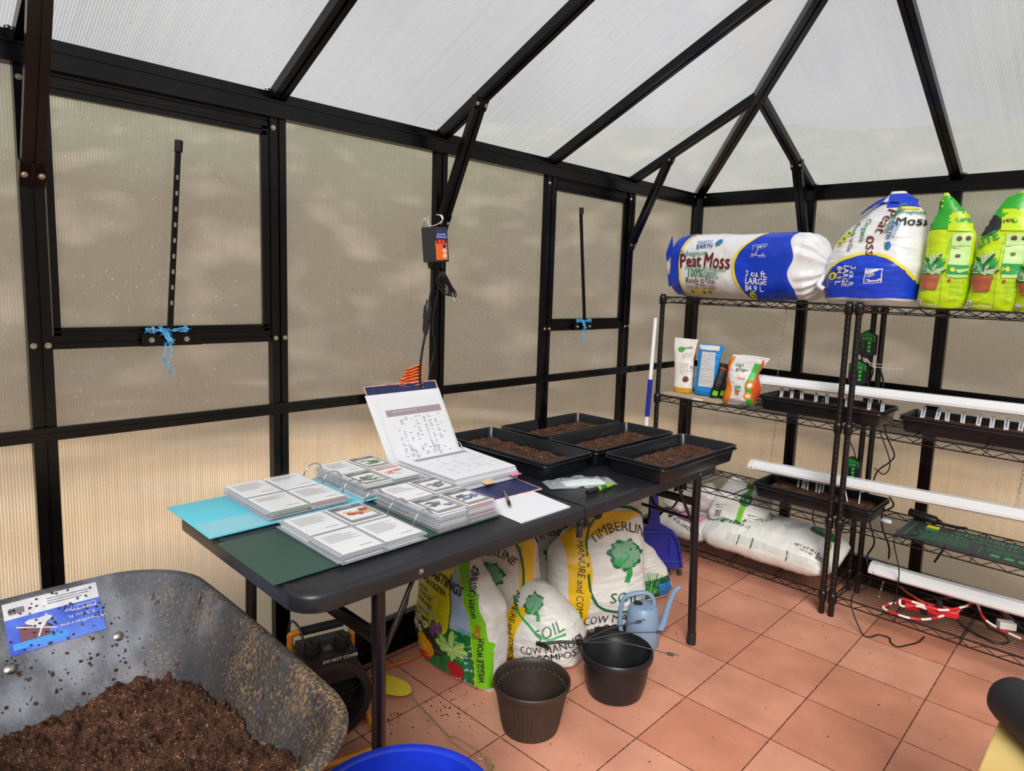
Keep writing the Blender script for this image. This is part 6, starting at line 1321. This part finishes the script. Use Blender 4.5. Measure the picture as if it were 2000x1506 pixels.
sack('seed_packet_bag', Bag(.285, [(0, .046), (.1, .050), (.6, .052), (.8, .058), (1, .062)], [(0, .018), (.1, .028), (.5, .025), (.9, .006), (1, .003)], cx=[(0, 0), (.8, -.008), (1, -.004)], n=2.5, crumple=.005, freq=14, seed=51), tz(.232, -.405, zc, radians(12), lean=radians(-4)), 'cream paper bag with a gold base at the left of the middle shelf', cat='bag', base=cream, draw=d_cr, nu=72, nv=50)
sack('seed_packet_bag', Bag(.20, [(0, .025), (.5, .028), (1, .026)], [(0, .012), (.5, .016), (1, .004)], n=2.5, crumple=.004, freq=14, seed=52), tz(.205, -.340, zc, radians(5)), 'thin bright green packet half hidden behind the cream paper bag', cat='bag', base=M('packet_green', (70, 176, 44), .4), nu=40, nv=30)
def d_bl(P):
    P.strip(.045, .225, -.026, .044, M('packet_silver', (206, 208, 212), .35), .0018, 14, 8); P.lines(-.02, .04, .21, 16, .010, MATS['print_grey_small'], .0013, .0028, 5); P.strip(.235, .26, -.06, .06, pwh, .0018, 3, 8)
sack('seed_packet_bag', Bag(.265, [(0, .050), (.1, .056), (.6, .056), (.85, .060), (1, .066)], [(0, .018), (.1, .03), (.5, .026), (.9, .006), (1, .003)], cx=[(0, 0), (.7, .008), (1, .018)], n=2.5, crumple=.005, freq=14, seed=53), tz(.352, -.392, zc, radians(12), lean=radians(-3)), 'bright blue bag with a silver back panel on the middle shelf', cat='bag', base=M('packet_blue', (24, 140, 226), .35, bump=.3, bs=50, bdist=.002), draw=d_bl, nu=72, nv=50)
sack('seed_packet_bag', Bag(.20, [(0, .024), (.5, .026), (1, .024)], [(0, .008), (.5, .012), (1, .003)], n=2.5, crumple=.003, freq=14, seed=54), tz(.298, -.345, zc, radians(5)), 'pink patterned packet showing between the cream and blue bags', cat='bag', base=M('packet_pink', (206, 60, 110), .4, col2=(240, 200, 214), vs=60), nu=40, nv=30)
def d_bk(P): P.rect(-.012, .015, .012, .04, glime, .002); P.lines(-.012, .012, .15, 9, .010, M('print_silver', (170, 170, 172), .4), .0012, .002, 5); P.rect(-.016, .150, .016, .165, M('print_rust', (150, 70, 40), .4), .002)
for k, (x, y, lab) in enumerate(((.418, -.425, 'slim black foil pouch leaning right of the blue bag'), (.452, -.405, 'second slim black foil pouch behind the first one'))):
    sack('foil_pouch', Bag(.185-.005*k, [(0, .020), (.5, .022), (1, .023)], [(0, .008), (.5, .012), (1, .003)], n=2.5, crumple=.003, freq=14, seed=55+k), tz(x, y, zc, radians(35), tilt=radians(16)), lab, cat='pouch', base=M('pouch_black', (28, 27, 26), .3), draw=d_bk, nu=40, nv=30)
sack('foil_pouch', Bag(.15, [(0, .030), (.5, .033), (1, .030)], [(0, .010), (.5, .018), (1, .003)], n=2.5, crumple=.004, freq=14, seed=58), tz(.478, -.360, zc, radians(20), tilt=radians(14)), 'small white pouch with black print behind the black pouches', cat='pouch', base=fw, draw=lambda P: P.lines(-.02, .02, .12, 9, .011, pbk, .0022, .0026, 5), nu=40, nv=30)
silv = M('pouch_silver_white', (222, 222, 222), .28, bump=.3, bs=40, bdist=.003); por = M('pouch_orange', (240, 130, 28), .35)
def d_or(P):
    P.strip(.005, .235, lambda q: -.085, lambda q: -.052+.012*sin(q*30), por, .0016, 16, 4); P.strip(.005, .21, lambda q: .022+.25*abs(q-.10), lambda q: .052+.25*abs(q-.10), MATS['print_mid_green'] if False else M('print_kelly', (60, 170, 50), .4), .0016, 16, 3)
    P.strip(.02, .23, lambda q: .050+.25*abs(q-.10), lambda q: .090, M('print_tomato', (206, 78, 36), .4), .0014, 16, 4)
    P.text('sta+', -.018, .195, .026, gmd, off=.003, bold=.02); P.text('green', -.005, .175, .026, pbk, off=.003, bold=.01); P.text('Seed', .0, .135, .020, por, off=.003)
    plantpic(P, -.012, .072, .028); P.lines(-.035, .01, .042, 2, .009, por, .0018, .003, 4); P.blob(.045, .105, .018, por, .0028, 2, 16); P.blob(.042, .055, .018, por, .0028, 2, 16); P.blob(.045, .105, .011, pwh, .0033, 1, 14); P.blob(.042, .055, .011, pwh, .0033, 1, 14)
sack('potting_mix_pouch', Bag(.245, [(0, .070), (.1, .080), (.4, .082), (.65, .072), (.85, .082), (1, .088)], [(0, .02), (.12, .045), (.5, .040), (.85, .012), (1, .004)], cx=[(0, 0), (.4, .01), (.7, .0), (1, .028)], n=2.5, crumple=.007, freq=14, seed=59), tz(.565, -.430, SH[2]+.004, radians(16), tilt=radians(3)), 'silver and orange planting mix pouch at the front of the middle shelf', cat='pouch', base=silv, draw=d_or, nu=84, nv=60)

# ---- controllers on the rear posts
hx = M('controller_black', (30, 32, 38), .4); cg = M('controller_green', (24, 150, 44), .4); cgl = M('button_green', (40, 200, 70), .4, emit=.05); disp = M('display_dark', (24, 44, 26), .2)
def controller(x, z, label, y=-.190):
    r = empty('heat_controller', (x, y, z), radians(6), label, 'controller', 'green and black heat controllers'); 
    P_ = [(-.041, .042), (0, .066), (.041, .042), (.041, -.045), (.0, -.066), (-.041, -.045)]
    mb = MB(); loft(mb, [[(a*s, y_, b*s) for a, b in P_] for s, y_ in ((1, 0), (1, -.018), (.93, -.024))], hx); mb.build('case', r, smooth=20)
    Q = [(-.034, .016), (-.034, .040), (0, .058), (.034, .040), (.034, .016)]; mb = MB(); mb.add([(a, -.0248, b) for a, b in Q], [(0, 1, 2, 3, 4)], cg); mb.build('face_plate', r)
    mb = MB(); mb.box((-.027, -.0262, .020), (.027, -.0246, .036), disp)
    for k, dx in enumerate((-.016, -.004, .007, .017)): mb.box((dx-.0035, -.0268, .023), (dx+.0035, -.026, .033), cgl if k == 1 else M('digit_grey_green', (130, 170, 130), .4)); 
    mb.build('display', r)
    for k in range(3): mb = MB(); mb.bbox((.004, -.027, .001-.018*k), (.017, -.0235, .013-.018*k), cgl, .002); mb.build('button', r)
    mb = MB()
    for k in range(4): mb.box((-.022, -.0246, .006-.009*k), (-.010, -.0242, .0075-.009*k), M('digit_grey_green', (130, 170, 130), .4))
    mb.build('legend_marks', r)
    for k, dx in enumerate((-.02, .012)): mb = MB(); mb.tube(spline([(dx, -.010, -.055), (dx+.004, -.006, -.085), (dx-.01+.03*k, .004, -.12), (dx+.01, .01, -.17)], 5), .0038, blk, n=8); mb.build('lead', r, smooth=60)
    return r
controller(1.058, 1.198, 'top green and black digital controller strapped to the rear rack posts')
controller(1.030, 1.060, 'middle green and black digital controller, just above the upper light bar')
controller(1.040, .600, 'lowest green and black digital controller, behind the second light bar')
zt_ = M('zip_tie_white', (232, 232, 230), .35)
for k, (pts, lab) in enumerate((([(.985, -.20, 1.265), (1.03, -.203, 1.263), (1.07, -.19, 1.255)], 'white zip tie above the top controller'), ([(1.06, -.205, 1.135), (1.085, -.215, 1.115), (1.12, -.21, 1.112), (1.195, -.21, 1.118)], 'upper of two white zip ties sticking out right of the controllers'), ([(1.065, -.21, 1.128), (1.09, -.22, 1.103), (1.12, -.215, 1.098), (1.225, -.215, 1.100)], 'lower and longer white zip tie sticking out right of the controllers'))):
    mb = MB(); mb.tube(spline(pts, 6), .0022, zt_, n=6, flat=.5); tag(mb.build('zip_tie', smooth=60), lab, 'zip tie')
# cords by the rear posts
for pts, r_, lab in (
    ([(1.10, -.178, 1.12), (1.135, -.19, 1.05), (1.14, -.19, .98), (1.13, -.182, .9)], .0045, 'black cord dropping from the controllers behind the upper light'),
    ([(1.145, -.145, .855), (1.165, -.15, .78), (1.205, -.15, .70), (1.19, -.15, .66), (1.14, -.15, .60), (1.12, -.15, .5)], .0032, 'black cord bowing out right of the rear posts between middle and lower shelf'),
    ([(1.02, -.15, .85), (1.00, -.15, .75), (1.03, -.15, .68), (1.05, -.15, .62)], .0026, 'thin black cord left of the rear posts'),
    ([(1.13, -.145, .80), (1.19, -.15, .66), (1.175, -.16, .60), (1.13, -.165, .62)], .0026, 'thin black cord crossing behind the lowest controller'),
    ([(1.16, -.17, .55), (1.21, -.17, .50), (1.235, -.20, .47), (1.20, -.25, .447), (1.16, -.24, .446)], .0042, 'black cord looping over the lower shelf right of its tray'),
    ([(1.13, -.21, .46), (1.15, -.21, .36), (1.175, -.21, .28), (1.15, -.21, .2), (1.19, -.25, .13)], .0042, 'black cord falling from the lower shelf in front of the rear posts'),
    ([(1.19, -.20, .44), (1.20, -.20, .36), (1.235, -.20, .28), (1.24, -.20, .22)], .0045, 'thick black cord hanging right beside another toward the lowest light'),
    ([(1.13, -.43, .40), (1.06, -.22, .30), (.90, -.13, .25), (.86, -.13, .29), (.87, -.15, .40)], .0030, 'black cord draped behind the bottom shelf sack'),
    ([(1.475, -.20, .43), (1.46, -.19, .36), (1.42, -.19, .26)], .0045, 'short black cable tail hanging under the heat mat')):
    cable('black_cord', pts, r_, blk, lab, 'cord')
# floor loop of thin cord
cable('black_cord', [(1.21, -.24, .17), (1.19, -.32, .105), (1.175, -.42, .106), (1.19, -.515, .104), (1.215, -.545, .06), (1.265, -.575, .004), (1.295, -.577, .004), (1.315, -.53, .004), (1.355, -.525, .004), (1.37, -.56, .004), (1.40, -.575, .004), (1.425, -.53, .004), (1.45, -.47, .004), (1.455, -.40, .004)], .0030, blk, 'thin black cord trailing in loops on the pavers in front of the right rack', 'cord')
cable('black_cord', [(1.35, -.30, .44), (1.40, -.44, .445), (1.335, -.50, .442), (1.335, -.517, .40), (1.335, -.40, .25), (1.33, -.39, .13), (1.33, -.42, .106)], .0026, blk, 'thin black cord hanging from the heat mat across the lowest light bar', 'cord')
# ---- heat mat
hm = MB(); hm.bbox((0, -.125, 0), (.52, .125, .0025), M('mat_dark_grey', (52, 56, 60), .5, bump=.2, bs=80), .001)
P = Print(hm, lambda p, q, off: Vector((p, q, .0025+off))); mg = M('mat_green', (58, 150, 100), .5)
P.line([(.03, -.115), (.03, .115)], .003, mg, .0006); P.text('VIVOSUN', .30, .082, .046, mg, off=.0006, bold=.03, sxx=1.3); P.text('Heat Mat 10"x20.75"', .25, .030, .036, mg, off=.0006, bold=.01, sxx=1.1)
P.lines(.06, .25, .0, 10, .010, mg, .003, .0006, 3); P.lines(.31, .49, -.01, 5, .010, mg, .003, .0006, 4); P.rect(.07, .045, .12, .10, mg, .0005)
for k in range(4): P.rect(.33+.045*k, -.105, .36+.045*k, -.075, mg, .0006)
P.line([(.29, -.105), (.29, -.01)], .002, mg, .0006)
o = hm.build('heat_mat'); o.location = (1.325, -.370, SH[1]+.003); tag(o, 'dark grey heating mat with green print on the second lowest shelf', 'heat mat')
ad_ = empty('cord_controller', label='black cylindrical cord dimmer resting on the heat mat with a yellow tag', cat='adapter')
a, b = Vector((1.315, -.255, .478)), Vector((1.425, -.255, .466)); d = (b-a).normalized()
mb = MB(); mb.tube([a, a+d*.004, b-d*.004, b], [.017, .0185, .0185, .016], M('adapter_black', (24, 27, 28), .35), n=18); mb.build('body', ad_, smooth=50)
mb = MB(); mb.tube(spline([b, b+Vector((.03, .0, -.006)), b+Vector((.07, .03, -.015)), b+Vector((.10, .06, -.02))], 6), [.011]*4+[.006]*15, blk, n=10); mb.build('lead', ad_, smooth=60)
mb = MB(); mb.bbox((1.40, -.31, .4455), (1.445, -.28, .449), M('tag_yellow', (236, 214, 30), .4), .001); mb.build('tag', ad_, label='small yellow tag')
lump('twist_scrap', (1.262, -.385, .452), .022, .018, .008, M('clear_crinkle_blue', (196, 202, 226), .2), 'bit of clear tape on the lower shelf wires', 'scrap', 8, zc=.442)
# ---- power strip and red-white cord
ps = empty('power_strip', (1.365, -.395, SH[0]+.003), radians(20), label='red power strip with plugs on the bottom shelf of the right rack', cat='power strip')
red = M('strip_red', (220, 40, 52), .35); mb = MB(); mb.bbox((0, -.024, 0), (.20, .024, .030), red, .006)
for k in range(5): mb.box((.05+.028*k, -.009, .0302), (.062+.028*k, .009, .0306), M('socket_dark', (110, 14, 22), .5))
mb.build('housing', ps)
mb = MB(); mb.bbox((.118, -.012, .030), (.140, .012, .056), blk, .003); mb.tube(spline([(.129, 0, .055), (.15, .02, .07), (.20, .05, .075)], 5), .004, blk, n=8); mb.build('plug', ps, smooth=40)
mb = MB(); mb.bbox((.06, -.040, -.0), (.085, -.0245, .024), blk, .003); mb.build('plug', ps)
def candy(pts, r_, label):
    P_ = spline(pts, 12); mb = MB(); wr = M('cord_white', (236, 232, 228), .4)
    L_ = 0; seg = [P_[0]]; col = 0
    for a, b in zip(P_, P_[1:]):
        L_ += (b-a).length; seg.append(b)
        if L_ > .040: mb.tube(seg, r_, (red, wr)[col % 2], n=8, cap=False); seg = [b]; L_ = 0; col += 1
    if len(seg) > 1: mb.tube(seg, r_, (red, wr)[col % 2], n=8)
    return tag(mb.build('striped_cord', smooth=60), label, 'cord', None)
z_ = SH[0]+.0075
candy([(1.365, -.400, z_+.008), (1.335, -.385, z_), (1.315, -.43, z_), (1.310, -.485, z_), (1.36, -.500, z_), (1.42, -.495, z_), (1.47, -.45, z_), (1.51, -.36, z_), (1.55, -.25, z_)], .0052, 'red and white striped cord curving along the front edge of the bottom shelf')
candy([(1.50, -.44, z_+.03), (1.43, -.43, z_+.033), (1.37, -.45, z_+.02), (1.36, -.43, z_+.04), (1.40, -.425, z_+.042), (1.50, -.40, z_+.034), (1.57, -.33, z_+.05), (1.60, -.27, z_+.06), (1.64, -.31, z_+.02), (1.70, -.32, z_), (1.80, -.36, z_)], .0052, 'red and white striped cord looped over the power strip')
cable('black_cord', [(1.60, -.25, z_+.04), (1.66, -.33, z_), (1.72, -.36, z_), (1.74, -.42, z_), (1.70, -.465, z_), (1.60, -.42, z_), (1.56, -.36, z_)], .0052, blk, 'thick black cord loop on the bottom shelf near the right edge', 'cord')
cable('orange_cord', [(1.30, -.20, z_), (1.34, -.24, z_), (1.42, -.29, z_), (1.50, -.27, z_)], .0045, orc, 'orange cord running across the bottom shelf behind the power strip', 'cord')
cable('orange_cord', [(1.36, -.09, .03), (1.52, -.09, .10), (1.62, -.10, .12), (1.72, -.09, .05)], .0055, M('rust_cord', (150, 70, 44), .5), 'rust coloured hose arching on the floor behind the right rack', 'hose')
cable('black_cord', [(1.50, -.10, .02), (1.58, -.12, .10), (1.66, -.12, .11), (1.80, -.12, .02)], .006, blk, 'thick black cable arching over the hose behind the right rack', 'cord')
mb = MB(); mb.bbox((-.03, -.02, 0), (.03, .02, .028), M('label_tag_white', (214, 214, 216), .4), .003, Matrix.Translation((1.715, -.30, z_+.004)) @ Matrix.Rotation(.5, 4, 'Z')); tag(mb.build('cord_tag'), 'folded white warning tag on the striped cord at the right edge', 'tag')

# ============================================================ THINGS ON THE LEFT WALL
th = empty('thermostat', mtx=Matrix.Translation((.064, -1.932, 1.548)) @ Matrix.Rotation(radians(-16), 4, 'Z') @ Matrix.Rotation(radians(5), 4, 'X'), label='black heat mat thermostat box with an orange face hanging on the wall post', cat='thermostat')
# local: +x faces the room, y to the right
mb = MB(); mb.bbox((-.018, -.045, -.064), (.018, .045, .064), M('thermostat_black', (38, 38, 44), .42), .004); mb.build('case', th)
mb = MB(); P = Print(mb, lambda p, q, off: Vector((.018+off, p*.93-.002, q))); of_ = M('face_orange', (236, 110, 26), .4); bf = M('face_blue', (30, 50, 140), .4)
P.rect(-.005, -.056, .044, .014, of_, .0008); P.strip(.010, .052, lambda q: .0, lambda q: .044, bf, .0008, 4, 4); P.rect(.0, .004, .042, .018, pbk, .0012); P.rect(.006, .006, .020, .016, M('digit_red', (220, 40, 40), .4, emit=.4), .0016); P.rect(.024, .006, .034, .016, MATS['digit_red'], .0016)
P.text('Heat Mat', .022, .036, .0095, pwh, off=.0014); P.text('Thermostat', .022, .027, .0095, pwh, off=.0014)
P.blob(.032, -.006, .0075, bf, .0014, 1, 16); P.blob(.032, -.023, .0078, pwh, .0014, 1, 16); P.blob(.032, -.041, .0078, pwh, .0014, 1, 16); P.blob(.032, -.023, .003, pbk, .0018, 1, 4); P.blob(.032, -.041, .003, pbk, .0018, 1, 3)
P.rect(.004, -.006, .010, -.004, MATS['digit_red'], .0014); P.rect(.004, -.024, .010, -.022, MATS['digit_red'], .0014); mb.build('face_plate', th)
mb = MB()
for dy in (-.028, .022):
    for k in range(4): mb.tube([(0, dy, -.066-.004*k), (0, dy, -.068-.004*k)], .0085-.0008*k, blk, n=10)
    mb.tube([(0, dy, -.06), (0, dy, -.086)], .0055, blk, n=8)
mb.build('strain_relief', th, smooth=50)
mb = MB()
for k in range(3): mb.tube(spline([(-.02, -.040+.004*k, .060), (.012, -.045+.004*k, .095), (.0, -.02, .072), (.010, .0, .070), (.02, .025, .085), (.0, .035-.004*k, .105), (-.02, .02, .11)], 5), .0016, zt_, n=6)
mb.tube([(.0, -.02, .063), (.0, -.02, .105)], .0013, zt_, n=5); mb.build('twist_tie', th, smooth=60)
mb = MB(); r = random.Random(8)
for k in range(6):
    o_ = .009*(k-2.5); mb.tube(spline([(.10, -1.925+.002*k, 1.452), (.088+.003*k, -1.930+o_*.6, 1.425), (.085+.002*k, -1.905+o_, 1.395), (.09, -1.882+o_*1.2, 1.368-.002*k), (.088, -1.866+o_*.8, 1.372), (.088, -1.880+o_*.4, 1.40), (.09, -1.905+o_*.5, 1.43), (.092, -1.915, 1.452)], 6), .0022, blk, n=6)
mb.tube([(.09, -1.868, 1.372), (.09, -1.855, 1.342)], .0018, M('probe_steel', (214, 212, 210), .3), n=6); tag(mb.build('probe_cord', smooth=60), 'coiled thin black sensor cord bundled below the thermostat', 'cord')
mb = MB(); mb.tube(spline([(.075, -1.955, 1.455), (.072, -1.950, 1.40), (.066, -1.956, 1.345)], 6), .0038, blk, n=8)
mb.tube([(.064, -1.958, 1.345), (.064, -1.960, 1.330), (.064, -1.962, 1.318), (.064, -1.966, 1.275), (.064, -1.966, 1.272), (.064, -1.970, 1.235), (.064, -1.970, 1.215)], [.008, .009, .0145, .0145, .0125, .012, .006], M('connector_black', (30, 32, 36), .4), n=14)
mb.tube(spline([(.064, -1.970, 1.22), (.062, -1.985, 1.14), (.060, -1.990, 1.06), (.062, -1.98, .95), (.05, -1.99, .8)], 6), .0045, blk, n=8); tag(mb.build('plug_connector', smooth=50), 'black inline plug connector and cord running down the wall post', 'connector')
cable('black_cord', [(.078, -1.92, 1.455), (.070, -1.925, 1.36), (.060, -1.935, 1.25), (.052, -1.915, 1.16), (.052, -1.94, 1.07), (.052, -1.945, .95)], .0024, blk, 'thin grey black cord beside the inline connector on the wall post', 'cord')
mb = MB()
def om(u, v):
    y0 = -2.095+.012*v*0; yl = -2.10+.055*v if v < 1 else -2.045; y = yl+(-1.978-yl)*u
    return Vector((.055+.007*sin(v*46+3*noise.noise(Vector((u*4, v*3, 0))))+.003*noise.noise(Vector((u*14, v*14, 0))), y, 1.015+.083*v+.012*u*v-.006*(1-u)))
mb.grid(om, 30, 70, M('orange_mesh', (232, 110, 50), .6, col2=(250, 150, 90), vs=90)); mb.tube([om(1, k/20)+Vector((.002, 0, 0)) for k in range(21)], .0022, M('orange_mesh_edge', (240, 140, 70), .6), n=6); mb.tube([om(k/20, 1) for k in range(21)], .0022, MATS['orange_mesh_edge'], n=6)
tag(mb.build('mesh_bag', smooth=180), 'crinkled orange mesh bag hanging on the wall behind the propped binder cover', 'mesh bag')
# broom handle by the left rack
br = empty('broom', label='white and blue broom handle standing at the left end of the rack', cat='broom')
wp = M('white_handle', (232, 234, 238), .35); A0, B0 = Vector((.088, -.545, .12)), Vector((.104, -.508, 1.262)); d = B0-A0
mb = MB(); mb.tube([A0, B0, B0+Vector((0, 0, .004))], [.0105, .0105, .007], wp, n=14); mb.build('handle', br, smooth=50)
mb = MB(); t0, t1 = (.742-.12)/1.142, (.940-.12)/1.142; mb.tube([A0+d*t0, A0+d*t1], .0128, dbl, n=14); mb.build('grip', br, smooth=50, label='blue sleeve on the white handle')
mb = MB(); mb.bbox((.065, -.62, .075), (.115, -.46, .13), dbl, .01); mb.build('head', br)
mb = MB(); mb.bbox((.068, -.615, .0), (.112, -.465, .076), MATS['bristle_black'], .006); mb.build('bristles', br)
# debris on the floor
mb = MB(); r = random.Random(5); stw = M('straw', (206, 176, 118), .7)
for x, y in ((1.54, -.93), (1.545, -.94), (1.30, -.48), (1.55, -.66), (1.05, -.56), (1.08, -1.25), (1.6, -1.3)):
    a = r.uniform(0, pi); l_ = r.uniform(.012, .03); mb.tube([(x-l_*cos(a), y-l_*sin(a), .0015), (x, y, .002), (x+l_*cos(a+.2), y+l_*sin(a+.2), .0015)], .0008, stw, n=4)
for k in range(150):
    x, y = r.uniform(.25, 2.2), r.uniform(-2.5, -.5)
    if k < 60: x, y = r.gauss(.45, .05), r.gauss(-2.13, .07)
    elif k < 80: x, y = r.gauss(.37, .02), r.gauss(-2.32, .02)
    s_ = r.uniform(.001, .0028); mb.box((x-s_, y-s_*.7, 0), (x+s_, y+s_*.7, s_), MATS['dirt_crumb'], None)
tag(mb.build('floor_debris'), 'bits of straw and soil scattered over the pavers', 'debris', kind='stuff')
# ---- stool and black roll at the right edge
st = empty('wooden_stool', (2.06, -1.86, 0), label='pale bamboo stool at the bottom right corner of the photo', cat='stool')
bam = M('bamboo', (232, 202, 132), .4, var=.06, vs=6, col2=(214, 178, 104)); mb = MB(); mb.bbox((-.185, -.20, .435), (.20, .235, .455), bam, .004); mb.build('seat', st)
for x in (-.16, .17):
    for y in (-.17, .20): mb = MB(); mb.bbox((x-.018, y-.018, 0), (x+.018, y+.018, .435), bam, .003); mb.build('leg', st)
mb = MB(); a = Vector((1.875, -1.66, .512)); b = Vector((2.12, -1.93, .512)); d = (b-a).normalized(); bf_ = M('black_foam', (32, 33, 38), .6, bump=.1, bs=200)
mb.tube([a, a+d*.006, a+d*.022, a+d*.04, b], [.02, .040, .053, .0555, .0555], bf_, n=40); tag(mb.build('foam_roll', smooth=60), 'black foam roll lying on the bamboo stool', 'roll')
